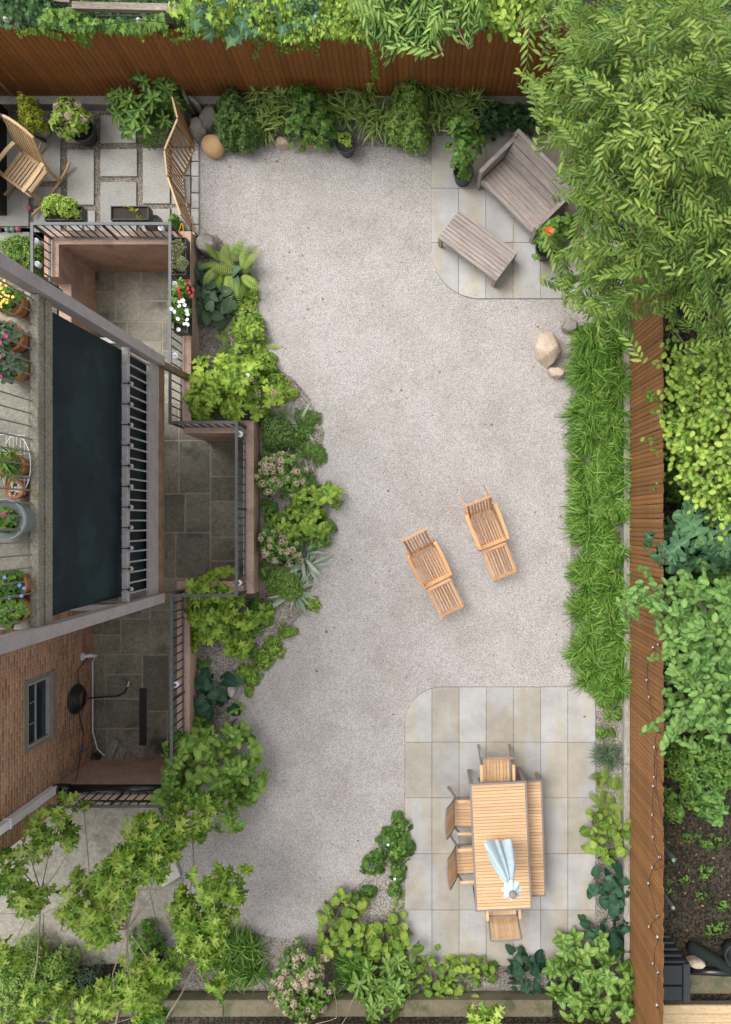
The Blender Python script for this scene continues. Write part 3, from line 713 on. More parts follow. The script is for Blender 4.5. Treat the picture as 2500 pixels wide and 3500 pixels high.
# downpipe and drain pipe
dp = thing('downpipe', 'white square downpipe running up the corner of the brick wall', 'downpipe', (-5.93, -4.33, .6))
obj('pipe', MB().rng(-5.98, -5.88, -4.40, -4.28, .68, 7.0), M['whitepaint'], dp)
for z in (2.0, 4.2): obj('bracket', MB().rng(-5.99, -5.87, -4.415, -4.265, z, z+.03), M['whitepaint'], dp)
pp = thing('drain_pipe', 'thick glossy black pipe lying along the rendered parapet by the house', 'pipe', (-5, -4.37, .53))
obj('pipe', MB().tube([(-5.75, -4.39, .535), (-3.9, -4.39, .535)], .075, 20), M['blackgloss'], pp, smooth=True)
obj('elbow', MB().tube([(-5.93, -4.345, .72), (-5.93, -4.36, .60), (-5.89, -4.375, .55), (-5.75, -4.39, .535)], [.072, .08, .085, .085], 14), M['blackgloss'], pp, smooth=True)

# ------------------------------------------------------------------ two-storey porch
PX = -4.0
po = thing('porch', 'two level porch of lavender grey posts and rails over the areaway', 'porch', (PX, .6, 1.2))
for y in (2.44, -1.18):
    obj('post', MB().rng(PX-.075, PX+.075, y-.07, y+.07, 1.30, 7.2, .008), M['lavender'], po)
obj('lower_deck', MB().rng(XB, PX-.13, -1.1, 2.36, 1.30, 1.42), M['oldwood'], po)
obj('lower_fascia', MB().rng(PX-.05, PX-.01, -1.105, 2.365, 1.33, 1.62, .004), M['lavender'], po)
obj('bottom_rail', MB().rng(PX-.045, PX-.0, -1.105, 2.365, 1.68, 1.73), M['lavender'], po)
obj('top_rail', MB().rng(PX-.055, PX+.03, -1.105, 2.365, 2.53, 2.60, .006), M['lavender'], po)
for i in range(24):
    y = -1.0+i*.1435; obj('baluster', MB().rng(PX-.035, PX-.012, y-.011, y+.011, 1.73, 2.53), M['lavender'], po)
obj('side_rail', MB().rng(XB+.002, PX-.08, -1.215, -1.135, 2.53, 2.60, .006), M['lavender'], po)
obj('side_rail', MB().rng(XB+.002, PX-.08, 2.40, 2.48, 2.53, 2.60, .006), M['lavender'], po)
obj('upper_deck', MB().rng(-6.0+.002, PX-.12, -1.15, 2.42, 4.55, 4.775), M['deckslab'], po)
obj('upper_fascia', MB().rng(PX-.118, PX-.02, -1.107, 2.367, 4.57, 4.84, .01), M['mossbeam'], po)
obj('fascia_cap', MB().rng(PX-.075, PX+.012, -1.107, 2.367, 4.845, 4.885, .008), M['mossbeam'], po)
obj('fascia_trim', MB().rng(PX-.018, PX+.004, -1.107, 2.367, 4.57, 4.70, .004), M['mossbeam'], po)
obj('upper_rail', MB().rng(PX-.09, PX-.02, -1.107, 2.367, 5.9, 5.96, .006), M['lavender'], po)
for i in range(26):
    y = -1.02+i*.1335; obj('upper_baluster', MB().tube([(PX-.058, y, 4.86), (PX-.058, y, 5.9)], .0085, 6), M['greymetal'], po)
obj('brown_strut', MB().beam((PX+.02, 2.40, 1.33), (-3.85, 2.36, .46), .09, .09, (0, 1, 0)), M['brownwood'], po)
obj('brown_strut', MB().beam((PX+.02, -1.17, 1.33), (-3.93, -1.17, .46), .09, .09, (0, 1, 0)), M['brownwood'], po)
obj('brown_board', MB().rng(PX-.008, PX+.035, -1.1, 2.36, 1.20, 1.325), M['brownwood'], po)
# shade cloth hanging behind the rail
ny, nz = 90, 40; vs = []; g2 = np.random.default_rng(3)
for i in range(ny+1):
    for j in range(nz+1):
        y = -1.09+3.44*i/ny; z = 1.44+3.12*j/nz; u = (y+1.09)/3.44; v = j/nz
        x = PX-.145+.03*sin(y*3.1+v*2.2)*(1-v)+.016*sin(y*7+v*5)*(1-v)+.01*sin(y*5-v*9)*v*(1-v)*4+.03*math.exp(-((y-.55-.5*(v-.5))/.05)**2)*math.exp(-((v-.35)/.25)**2)
        x += .02*math.exp(-((y-.40-.9*(v-.4))/.07)**2)*math.exp(-((v-.2)/.3)**2)+.022*math.exp(-((y+.65-.4*v)/.12)**2)*(1-v)+.015*sin(y*16+6*v)*math.exp(-((y+.1)/.5)**2)*(1-v)*.5
        x = PX-.145+(x-PX+.145)*min(1, .12+v*3.2); vs.append((x, y+(.16*(1-v) if i == 0 else 0), z))
fs = [(i*(nz+1)+j, (i+1)*(nz+1)+j, (i+1)*(nz+1)+j+1, i*(nz+1)+j+1) for i in range(ny) for j in range(nz)]
obj('shade_cloth', MB().add(vs, fs), M['cloth'], smooth=True, label='large dark teal black shade cloth hanging between the two porch levels', cat='shade cloth')

# ------------------------------------------------------------------ iron railing round the areaway
ra = thing('iron_railing', 'slate grey iron railing standing on the rendered parapet round the areaway', 'railing', (-3.93, 0, .45))
path = [(-6.34, 3.87), (-6.09, 3.87), (-6.09, 4.65), (-3.93, 4.65), (-3.93, 1.54), (-2.89, 1.54), (-2.89, -1.165), (-3.905, -1.165), (-3.905, -4.47), (-5.86, -4.47)]
ZT = 1.05
bal = MB().rng(-.008, .008, -.008, .008, 0, ZT-.51).mesh('baluster'); bal.materials.append(M['irondark'])
for i in range(len(path)-1):
    a, b = Vector(path[i]), Vector(path[i+1]); d = (b-a); L = d.length; d.normalize(); e = .022
    a2, b2 = a-d*e*.98, b-d*e*1.02
    obj('top_rail', MB().beam((a2.x, a2.y, ZT), (b2.x, b2.y, ZT), .044, .022), M['iron'], ra)
    obj('bottom_rail', MB().beam((a.x+d.x*.03, a.y+d.y*.03, .51), (b.x-d.x*.03, b.y-d.y*.03, .51), .03, .02), M['iron'], ra)
    obj('post', MB().rng(a.x-.018, a.x+.018, a.y-.018, a.y+.018, .45, ZT-.012), M['irondark'], ra)
    n = max(1, round(L/.137))
    for k in range(1, n):
        p = a+d*L*k/n
        if L > 1.8 and k == n//2: obj('post', MB().rng(p.x-.016, p.x+.016, p.y-.016, p.y+.016, .45, ZT-.012), M['irondark'], ra)
        else: inst('baluster', bal, ra, Matrix.Translation(Vector((p.x, p.y, .52))-ra.location))
hr = thing('stair_handrail', 'black handrail slanting down beside the low wall end', 'handrail', W(120, 935, .9))
obj('rail', MB().tube([W(112, 936, .95), W(160, 962, .8), W(214, 996, .55)], .022, 8), M['irondark'], hr)
obj('rail', MB().tube([W(112, 950, .7), W(150, 972, .62), W(205, 1003, .40)], .012, 8), M['irondark'], hr)

# ------------------------------------------------------------------ dining set
def put_legs(t, pts, z1, w, mat, splay=0):
    for x, y in pts: obj('leg', MB().beam((x*(1+splay), y*(1+splay), 0), (x, y, z1), w, w, (0, 1, 0)), mat, t, False)
def slat_table(name, label, cat, loc, rz, w, l, h, fr, leg):
    t = thing(name, label, cat, loc, rz)
    for sx in (1, -1): obj('side_frame', MB().rng(sx*w/2, sx*(w/2-fr), -l/2, l/2, h-.045, h+.002, .003), M['greymetal'], t, False)
    for sy in (1, -1): obj('end_frame', MB().rng(-w/2+fr, w/2-fr, sy*l/2, sy*(l/2-fr), h-.045, h+.001, .003), M['greymetal'], t, False)
    n = int((l-2*fr)/.0503); p = (l-2*fr)/n
    for i in range(n):
        y = -l/2+fr+p*(i+.5); obj('slat', MB().rng(-w/2+fr+.002, w/2-fr-.002, y-p/2+.0028, y+p/2-.0028, h-.02, h-.001, .0015), M['honey'], t, False)
    for sx in (1, -1):
        for sy in (1, -1): obj('leg', MB().beam((sx*(w/2-leg*.6), sy*(l/2-leg*.6), 0), (sx*(w/2-leg*.6), sy*(l/2-leg*.6), h-.046), leg, leg*.7, (0, 1, 0)), M['greymetal'], t, False)
    return t
c = W(1713, 2893, .75); c.z = .028
tb = slat_table('dining_table', 'long honey slatted dining table with taupe frame on the paved patio', 'table', c, R(2.7), .915, 2.06, .73, .028, .06)
for x in (-.25, .25): obj('support_rail', MB().rng(x-.02, x+.02, -.98, .98, .665, .705), M['greymetal'], tb, False)
c = W(1823, 2866, .45); c.z = .028
bn = slat_table('bench', 'honey slatted bench pushed along the right side of the dining table', 'bench', c, R(2.0), .36, 1.91, .43, .026, .05)
obj('support_rail', MB().rng(-.02, .02, -.9, .9, .365, .405), M['greymetal'], bn, False)
def chair(label, px, py, rz):
    """front of the seat towards -Y; px, py: middle of the seat at seat height"""
    c = W(px, py, .44); c.z = .028; t = thing('dining_chair', label, 'chair', c, rz, 'slatted armchairs round the dining table')
    n = 8; w = .44; F = M['greymetal']
    for sx in (1, -1):
        obj('side_frame', MB().beam((sx*.235, .21, .40), (sx*.235, -.25, .42), .025, .04), F, t, False)
        obj('front_leg', MB().beam((sx*.262, -.27, 0), (sx*.262, -.22, .62), .03, .03, (0, 1, 0)), F, t, False)
        obj('rear_leg', MB().beam((sx*.262, .30, 0), (sx*.255, .14, .62), .03, .03, (0, 1, 0)), F, t, False)
        obj('back_frame', MB().tube([(sx*.235, .20, .40), (sx*.238, .235, .55), (sx*.242, .30, .75), (sx*.245, .345, .88)], .014, 6), F, t, False)
        obj('armrest', MB().rng(sx*.285, sx*.238, -.27, .17, .622, .645, .005), M['honey'], t, False)
    for i in range(n):
        x = -w/2+w/n*(i+.5)
        obj('seat_slat', MB().add(*strip([(x, -.26, .432), (x, -.05, .424), (x, .20, .425)], w/n-.007, .014)), M['honey'], t, False)
        q = .012*(1-(x/(w/2))**2)
        obj('back_slat', MB().add(*strip([(x, .215+q, .46), (x, .245+q, .60), (x, .315+q, .78), (x, .34+q, .86)], w/n-.007, .012, True)), M['honey'], t, False)
    obj('top_rail', MB().tube([(x, .352+.022*(1-(x/.245)**2), .885) for x in np.linspace(-.247, .247, 7)], .015, 6), F, t, False)
    obj('rear_rail', MB().beam((-.235, .212, .42), (.235, .212, .42), .02, .03), F, t, False)
    obj('front_rail', MB().beam((-.235, -.268, .42), (.235, -.268, .42), .02, .03), F, t, False)
    return t
def strip(pts, w, th, back=False):
    vs = []; n = len(pts)
    for i, p in enumerate(pts):
        d = Vector(pts[min(i+1, n-1)])-Vector(pts[max(i-1, 0)]); d.normalize(); u = Vector((1, 0, 0)).cross(d).normalized()*th/2
        p = Vector(p); X = Vector((w/2, 0, 0)); vs += [p-X-u, p+X-u, p+X+u, p-X+u]
    fs = [(4*i+k, 4*i+(k+1) % 4, 4*i+4+(k+1) % 4, 4*i+4+k) for i in range(n-1) for k in range(4)]+[(3, 2, 1, 0), (4*n-4, 4*n-3, 4*n-2, 4*n-1)]
    return vs, fs
chair('slatted armchair at the head of the table, farthest up the patio', 1697, 2634, R(1))
chair('upper of the two slatted armchairs along the left side of the table', 1597, 2776, R(90))
chair('lower of the two slatted armchairs along the left side of the table', 1604, 2937, R(94))
chair('slatted armchair at the foot of the table beside the umbrella cap', 1716, 3084, R(183))
# closed umbrella
up = W(1713, 2893, .75); um = thing('patio_umbrella', 'closed pale blue patio umbrella standing through the dining table', 'umbrella', (up.x, up.y, .028))
obj('pole', MB().tube([(0, 0, 0), (0, 0, 2.15)], .019, 12), M['greymetal'], um, False, True)
obj('base', MB().lathe([(.26, 0), (.26, .04), (.05, .07), (.03, .20)], seg=24), M['greymetal'], um, False)
vs = []; NR, NA = 22, 128; g = random.Random(8); fa = [g.uniform(.7, 1.35) for _ in range(8)]
for i in range(NR+1):
    v = i/NR; z = 2.17-1.17*v
    for k in range(NA):
        a = 2*pi*k/NA; f = abs(cos(4*a+.3)); amp = min(1, v*2.2)*fa[int((4*a+.3)/pi+.5) % 8]
        r = .035+.225*v**.85; r *= .40+.60*f**.7*amp*.9+.1*sin(a*3+v)
        zz = z+(.07*cos(8*a)*v**3)+(.05*sin(a*3) if v > .9 else 0)
        vs.append((r*cos(a+.25*v)-.055*v, r*sin(a+.25*v)+.045*v, zz))
fs = [(i*NA+k, i*NA+(k+1) % NA, (i+1)*NA+(k+1) % NA, (i+1)*NA+k) for i in range(NR) for k in range(NA)]
obj('canopy', MB().add(vs, fs), M['canopy'], um, False, True)
vs = []; NA2 = 64
for i in range(7):
    v = i/6; r = .03+.10*v
    for k in range(NA2):
        a = 2*pi*k/NA2; vs.append((r*(1+.16*v*cos(8*a))*cos(a), r*(1+.16*v*cos(8*a))*sin(a), 2.225-.13*v+.02*v*cos(8*a)))
obj('vent_flap', MB().add(vs, [(i*NA2+k, i*NA2+(k+1) % NA2, (i+1)*NA2+(k+1) % NA2, (i+1)*NA2+k) for i in range(6) for k in range(NA2)]), M['canopy'], um, False, True)
obj('finial', MB().lathe([(.052, 2.215), (.056, 2.23), (.056, 2.245), (.045, 2.258), (.044, 2.262), (.03, 2.27), (0, 2.272)], seg=24), M['greymetal'], um, False)

# ------------------------------------------------------------------ steamer loungers
def lounger(label, px, py, rz, lean=.19, zt=.88, strut=True):
    """head towards +Y, feet towards -Y, origin under the seat's front hinge"""
    c = W(px, py, .33); c.z = 0; t = thing('steamer_lounger', label, 'lounger', c, rz, 'slatted wooden steamer loungers on the gravel'); E = M['eucalyptus']
    def o(n, mb): return obj(n, mb, E, t, False)
    w = .206
    for sx in (1, -1):
        o('seat_rail', MB().beam((sx*(w+.002), -.02, .335), (sx*(w+.002), .64, .31), .020, .045))
        o('leg_rest_rail', MB().beam((sx*(w-.002), -.05, .34), (sx*(w-.002), -.55, .29), .020, .04))
        o('back_rail', MB().beam((sx*(w-.02), .55, .33), (sx*(w-.008), .56+lean, zt), .022, .036, (0, 1, 0)))
        o('armrest', MB().add(*strip([(sx*(w+.045), .62, .60), (sx*(w+.052), .47, .605), (sx*(w+.046), .2, .60), (sx*(w+.036), .01, .59)], .052, .022)))
        o('front_leg', MB().beam((sx*(w+.026), -.02, 0), (sx*(w+.026), .07, .585), .024, .038, (0, 1, 0)))
        o('rear_leg', MB().beam((sx*(w+.026), .68, 0), (sx*(w+.026), .36, .50), .022, .035, (0, 1, 0)))
        o('arm_support', MB().beam((sx*(w+.028), .62, .30), (sx*(w+.028), .58, .592), .022, .03, (0, 1, 0)))
        o('foot_leg', MB().beam((sx*(w-.02), -.60, 0), (sx*(w-.02), -.50, .30), .022, .03, (0, 1, 0)))
        if strut: o('back_strut', MB().beam((sx*(w+.012), .96, .30), (sx*(w+.006), .68, .74), .018, .026, (0, 1, 0)))
        obj('bolt', MB().tube([(sx*(w+.022), .59, .60), (sx*(w+.022), .59, .618)], .008, 8), M['whitepaint'], t, False)
    for i in range(9):
        x = -w+.024+(2*w-.048)*i/8
        o('seat_slat', MB().beam((x, .03, .352), (x, .61, .327), .024, .012))
    for i in range(8):
        x = -w+.03+(2*w-.06)*i/7
        o('leg_rest_slat', MB().beam((x, -.10, .352), (x, -.525, .318), .023, .012))
        o('back_slat', MB().beam((x, .56, .375), (x, .555+lean*.95, zt-.03), .026, .012, (0, 1, 0)))
    o('seat_front_bar', MB().rng(-w-.026, w+.026, -.02, .045, .337, .362, .003))
    o('seat_rear_bar', MB().rng(-w, w, .595, .62, .31, .345, .003))
    o('leg_rest_bar', MB().beam((-w, -.065, .352), (w, -.065, .352), .05, .02))
    o('leg_rest_end_bar', MB().beam((-w-.006, -.55, .318), (w+.006, -.55, .318), .055, .024))
    o('headrest_bar', MB().beam((-w-.004, .57+lean, zt+.01), (w+.004, .57+lean, zt+.01), .04, .045))
    o('back_lower_bar', MB().beam((-w+.02, .565, .40), (w-.02, .565, .40), .02, .035))
    o('stretcher', MB().beam((-w-.02, .05, .18), (w+.02, .05, .18), .02, .035))
    return t
lounger('orange wooden steamer lounger nearer the left, with a flat headrest frame', 1496, 1986, R(26.5), .30, .80, False)
lounger('orange wooden steamer lounger nearer the grass border, upper right one', 1685, 1860, R(21.5))

# ------------------------------------------------------------------ grey teak loveseat and low table
c = W(1634, 838, .38); c.z = .028
lt = thing('low_table', 'weathered grey slatted low teak table on the upper patio', 'table', c, R(-36.8))
for i in range(9): obj('slat', MB().rng(-.60, .60, -.30+i*.0667+.003, -.30+(i+1)*.0667-.003, .34, .365, .003), M['teakgrey'], lt, False)
for sy in (1, -1): obj('apron', MB().rng(-.585, .585, sy*.285, sy*.258, .25, .338), M['teakgrey'], lt, False)
for sx in (1, -1):
    obj('end_apron', MB().rng(sx*.585, sx*.558, -.256, .256, .25, .337), M['teakgreyside'], lt, False)
    for sy in (1, -1): obj('leg', MB().rng(sx*.596, sx*.53, sy*.297, sy*.232, 0, .339), M['teakgreyside'], lt, False)
for y in (-.1, .1): obj('batten', MB().rng(-.556, .556, y-.02, y+.02, .31, .338), M['teakgrey'], lt, False)
fr = W(1731, 706, .40); c = Vector((fr.x, fr.y, .028))     # middle of the front edge
ls = thing('loveseat', 'deep weathered grey teak loveseat with broad arms under the tree', 'bench', c, R(-45.5))
G = M['teakgrey']; GS = M['teakgreyside']; w = .60
for i in range(7): obj('seat_slat', MB().rng(-w+.005, w-.005, .0+i*.084+.003, (i+1)*.084-.003, .335-.006*i, .36-.006*i, .003), G, ls, False)
for k, (y0, z0, y1, z1) in enumerate(((.565, .36, .63, .475), (.645, .485, .715, .60), (.725, .61, .80, .745))):
    obj('back_slat', MB().beam((-w+.005, (y0+y1)/2, (z0+z1)/2), (w-.005, (y0+y1)/2, (z0+z1)/2), .03, math.hypot(y1-y0, z1-z0), (0, y1-y0, z1-z0)), G, ls, False)
obj('back_top_rail', MB().rng(-w-.06, w+.06, .80, .865, .745, .785, .004), G, ls, False)
for sx in (1, -1):
    obj('arm', MB().rng(sx*(w+.005), sx*(w+.075), .0, .80, .60, .628, .004), GS, ls, False)
    obj('side_panel', MB().rng(sx*(w+.022), sx*(w+.05), .066, .74, .20, .598), GS, ls, False)
    obj('front_leg', MB().rng(sx*(w+.008), sx*(w+.068), -.0, .065, 0, .598), GS, ls, False)
    obj('rear_leg', MB().beam((sx*(w+.038), .76, 0), (sx*(w+.038), .80, .745), .06, .06, (0, 1, 0)), GS, ls, False)
obj('front_apron', MB().rng(-w+.002, w-.002, .01, .04, .24, .333), G, ls, False)
obj('rear_apron', MB().rng(-w+.002, w-.002, .56, .59, .2, .29), G, ls, False)

# ------------------------------------------------------------------ rocking chair
c = Vector((-6.52, 5.74, .03))
rk = thing('rocking_chair', 'pale teak slatted rocking chair with tall back on the terrace', 'rocking chair', c, R(-36)); T = M['teak']
def o(n, mb, m=T): return obj(n, mb, m, rk, False)
for sx in (1, -1):
    x = sx*.29
    o('rocker', MB().add(*strip([(x, -.50, .10), (x, -.3, .045), (x, -.05, .022), (x, .25, .03), (x, .48, .075), (x, .60, .12)], .035, .035)))
    o('front_leg', MB().beam((x, -.24, .045), (x, -.24, .62), .04, .04, (0, 1, 0)))
    o('rear_stile', MB().tube([(x, .26, .05), (x, .25, .30), (x*.98, .28, .55), (x*.96, .36, .85), (x*.95, .46, 1.13)], .021, 6))
    o('armrest', MB().add(*strip([(x*1.04, -.29, .63), (x*1.09, -.1, .635), (x*1.06, .1, .63), (x, .27, .62)], .065, .022)))
    o('seat_side_rail', MB().beam((sx*.265, -.25, .40), (sx*.265, .23, .385), .025, .05))
o('seat_front_rail', MB().rng(-.31, .31, -.285, -.235, .385, .43, .006))
o('seat_back_rail', MB().rng(-.25, .25, .215, .245, .37, .415, .004))
for i in range(9):
    x = -.235+i*.0588; o('seat_slat', MB().add(*strip([(x, -.235, .425), (x, 0, .412), (x, .215, .408)], .040, .014)))
for i in range(9):
    x = -.23+i*.0575; o('back_slat', MB().add(*strip([(x, .262, .45), (x, .30, .62), (x, .37, .85), (x, .45, 1.08)], .036, .013)))
o('back_top_rail', MB().tube([(-.29, .46, 1.12), (-.15, .475, 1.155), (0, .478, 1.165), (.15, .475, 1.155), (.29, .46, 1.12)], .026, 6))
o('back_lower_rail', MB().beam((-.27, .257, .44), (.27, .257, .44), .022, .035))
o('stretcher', MB().beam((-.28, .20, .13), (.28, .20, .13), .025, .03)); o('stretcher', MB().beam((-.28, -.2, .13), (.28, -.2, .13), .025, .03))

# ------------------------------------------------------------------ folding wooden screen
scr = thing('folding_screen', 'zigzag folding screen of brown wooden slats between terrace and gravel', 'screen', W(650, 600))
bp = [W(x, y) for x, y in ((651, 436), (669, 507), (627, 606), (636, 690), (678, 812))]
for i in range(4):
    a, b = bp[i].copy(), bp[i+1].copy(); d = (b-a); L = d.length; d.normalize(); a += d*.012; b -= d*.012; L -= .024; zt = .92-.015*(i == 3)
    pan = obj('panel_frame', MB().beam((a.x, a.y, zt), (b.x, b.y, zt), .028, .022), M['teak'], scr)
    obj('bottom_rail', MB().beam((a.x, a.y, .06), (b.x, b.y, .06), .024, .03), M['teak'], scr)
    n = (7, 7, 6, 8)[i]
    for k in range(n):
        p = a+d*(L*(k+.5)/n); e = k in (0, n-1); ww = .042 if e else .026
        if e: p = a+d*(.024 if k == 0 else L-.024)
        obj('slat', MB().box((p.x, p.y, .49), (ww, .014, .84), math.atan2(d.y, d.x)), M['teakdark'], scr)
obj('strap', MB().tube([W(622, 762, .95), W(612, 790, .9), W(617, 812, .82), W(628, 800, .9), W(626, 764, .96)], .006, 6), plain('orange cord', (.85, .36, .03), .6), label='orange strap tied to the railing corner above the planter', cat='strap')

# ------------------------------------------------------------------ pots, planters
def planter(label, px, py, w, l, zt, h, mat=None):
    c = W(px, py, zt); t = thing('planter_box', label, 'planter', (c.x, c.y, zt-h), 0, 'black planter boxes hooked to the railing'); m = mat or M['blackplastic']
    for sx in (1, -1): obj('side', MB().rng(sx*w/2, sx*(w/2-.014), -l/2, l/2, 0, h, .003), m, t, False)
    for sy in (1, -1): obj('end', MB().rng(-w/2+.014, w/2-.014, sy*l/2, sy*(l/2-.014), 0, h, .003), m, t, False)
    obj('soil', MB().rng(-w/2+.014, w/2-.014, -l/2+.014, l/2-.014, .01, h-.035), M['potearth'], t, False)
    ax = w < l
    for k in (-1, 1):
        if ax: obj('hook', MB().tube([(-w/2, k*l*.3, h-.02), (-w/2-.03, k*l*.3, h+.07), (-w/2-.07, k*l*.3, h+.07)], .005, 5), M['blackplastic'], t, False)
        else: obj('hook', MB().tube([(k*w*.3, -l/2, h-.02), (k*w*.3, -l/2-.03, h+.07), (k*w*.3, -l/2-.07, h+.07)], .005, 5), M['blackplastic'], t, False)
    return t, Vector((c.x, c.y, zt-.03))
pl1 = planter('black planter box full of light green foliage, nearest the rocking chair', 216, 728, .60, .22, .93, .20)
pl2 = planter('black planter box of bare soil with two small yellow green sprigs', 443, 727, .60, .22, .93, .20)
pl3 = planter('upright black planter box with feathery sage green plants', 611, 875, .23, .60, .85, .22)
pl4 = planter('upright black planter box with red and white trumpet flowers', 618, 1052, .23, .78, .85, .22)
def pot(name, label, px, py, zr, r, h, mat, soil=True, seg=28, taper=.75, base=.03, rim=.012, parent=None):
    """px, py: middle of the rim, at height zr+base"""
    z0 = zr-h; c = W(px, py, zr); t = thing(name, label, 'pot', (c.x, c.y, z0))
    obj('body', MB().lathe([(r*taper, 0), (r*(taper+.1), h*.3), (r*.96, h*.82), (r+rim*.6, h*.84), (r+rim*.6, h), (r-.008, h), (r-.014, h*.88)], seg=seg), mat, t, False, True)
    if soil: obj('soil', MB().lathe([(r-.016, h*.86), (r*.5, h*.885), (0, h*.89)], seg=16), M['potearth'], t, False)
    return t, Vector((c.x, c.y, z0+h*.88))
pt_a = pot('plant_pot', 'mottled grey stone pot holding the yellow green shrub', 112, 408, .42, .155, .40, M['stonepot'])
pt_b = pot('plant_pot', 'black pot under the cream and pink hydrangea on the terrace', 277, 440, .32, .20, .30, M['potblack'])
pt_c = pot('plant_pot', 'tapered black pot with small yellow pink plant at the gravel edge', 1181, 483, .34, .185, .33, M['potblack'], taper=.62)
pt_d = pot('plant_pot', 'round black pot of the tall leafy plant beside the loveseat', 1585, 585, .34, .165, .33, M['potblack'])
pt_e = pot('plant_pot', 'black pot of the orange flowering plant behind the loveseat arm', 1868, 845, .34, .17, .32, M['potblack'])
pt_f = pot('plant_pot', 'round dark pot tucked below the bare planter box', 525, 765, .30, .15, .28, M['potblack'])
ZU = 4.777
ups = [('terracotta pot crowded with yellow flowers on the upper deck', 26, 1028, .145, .26, M['terrapot']), ('terracotta pot with one magenta flower on the upper deck', 22, 1148, .15, .27, M['terrapot']),
       ('terracotta pot with dark leaves and pink buds, third down the deck', 28, 1250, .145, .26, M['terrapot']), ('terracotta pot with strap leaves inside the white wire stand', 38, 1592, .125, .24, M['terrapot']),
       ('terracotta pot topped with pale pebbles', 46, 1672, .095, .20, M['terrapot']), ('large blue grey glazed pot with a pink flower', 14, 1776, .205, .36, M['bluegrey']),
       ('terracotta pot under blue flowers on the upper deck', 40, 2000, .14, .25, M['terrapot']), ('terracotta pot of trailing green leaves, lowest on the upper deck', 42, 2088, .14, .25, M['terrapot'])]
upp = [pot('plant_pot', l, x, y, ZU+h, r, h, m) for l, x, y, r, h, m in ups]
# white wire stand
ws = thing('wire_stand', 'oval white wire plant stand on the upper deck behind the rails', 'plant stand', (W(50, 1560, 4.9).x, W(50, 1560, 4.9).y, ZU))
def wl(z, pts): return [W(x, y, z) for x, y in pts]
obj('hoop', MB().tube(wl(4.92, [(55+50*cos(a), 1590+102*sin(a)) for a in np.linspace(0, 2*pi, 33)]), .0055, 6), M['whitepaint'], ws)
for x in (22, 34, 46, 58, 70, 84): obj('wire', MB().tube(wl(4.915, [(x, 1488 if x > 40 else 1480), (x, 1552)]), .0035, 5), M['whitepaint'], ws)
for x in (24, 38, 70, 84, 96): obj('wire', MB().tube(wl(4.915, [(x, 1625), (x, 1690 if x < 90 else 1640)]), .0035, 5), M['whitepaint'], ws)
for y in (1485, 1550, 1625, 1638): obj('cross_wire', MB().tube(wl(4.925, [(0 if y < 1600 else 58, y), (96 if y > 1600 else 84, y+3)]), .004, 5), M['whitepaint'], ws)
for a in (.6, 2.4, 3.9, 5.5):
    q = W(55+50*cos(a), 1590+102*sin(a), 4.92); obj('leg', MB().tube([q, (min(q.x, -4.14), q.y, ZU)], .005, 6), M['whitepaint'], ws)

# ------------------------------------------------------------------ lights
lm = MB().lathe([(.02, 0), (.045, .02), (.047, .10), (.03, .115)], seg=18).mesh('lamp_body'); lm.materials.append(M['whitepaint'])
for k in lm.polygons: k.use_smooth = True
lc = MB().lathe([(.030, .112), (.030, .119), (0, .12)], seg=16).mesh('solar_cell'); lc.materials.append(plain('solar cell', (.06, .07, .10), .2))
lb_ = MB().tube([(-.045, 0, .06), (-.09, 0, .06)], .008, 6).mesh('bracket'); lb_.materials.append(M['blackplastic'])
for i, (x, y, a, lab) in enumerate([(121, 822, 0, 'on the left end of the railing beside the coloured balls'), (126, 901, 0, 'above the round green shrub'), (550, 777, 1.57, 'on the corner above the bare planter'), (596, 970, 0, 'between the two upright planters'),
        (597, 1215, 0, 'near the brown strut'), (818, 1483, 0, 'at the upper corner of the railing bay'), (814, 1993, 0, 'at the lower corner of the railing bay'), (599, 2341, 0, 'on the railing beside the dark hosta')]):
    c = W(x, y, 1.03); t = thing('solar_lamp', 'small round white solar lamp '+lab, 'lamp', (c.x, c.y, .92), a, 'white solar lamps clipped to the iron railing')
    for n_, m in (('lamp_body', lm), ('solar_cell', lc), ('bracket', lb_)): inst(n_, m, t, Matrix.Identity(4))
bg_ = MB().lathe([(0, -.032), (.018, -.027), (.026, -.008), (.022, .012), (.011, .028)], seg=12).mesh('bulb'); bg_.materials.append(M['bulb'])
for k in bg_.polygons: k.use_smooth = True
sk_ = MB().lathe([(.012, .026), (.013, .06), (.006, .066)], seg=8).mesh('socket'); sk_.materials.append(M['cable'])
def bulbs(t, pts, tilt=0., s=1.):
    for i, p in enumerate(pts):
        b = inst('bulb', bg_, t, Matrix.Translation(Vector(p)-t.location) @ Matrix.Rotation(tilt+.5*sin(i*2.3), 4, 'X') @ Matrix.Diagonal((s, s, s, 1))); inst('socket', sk_, b, Matrix.Identity(4))
pts = [(2251,2204),(2233,2213),(2217,2249),(2212,2325),(2220,2383),(2234,2467),(2246,2497),(2238,2554),(2237,2657),(2234,2687),(2231,2785),(2233,2861),(2255,2930),(2231,2965),(2217,3019),(2249,3130),(2220,3167),(2248,3203),(2233,3293),(2250,3325),(2246,3435)]
def onfence(x, y): z = 12.5-3.47*2500/(x-NX); return Vector((3.47, -(y-NY)*K(z), z))
sgl = thing('string_lights', 'black string of clear bulbs draped down the lower right fence', 'string lights', onfence(2231, 2785)); P_ = [onfence(*p) for p in pts]
cab = []
for a, b in zip(P_[:-1], P_[1:]):
    for t_ in (0, .33, .66): q = a.lerp(b, t_); q.z += .065-.05*sin(pi*t_); q.x -= .01; cab.append(q)
obj('cable', MB().tube([onfence(2266, 2160)]+cab+[onfence(2262, 3499)], .004, 5), M['cable'], sgl); bulbs(sgl, P_, 0., .8)
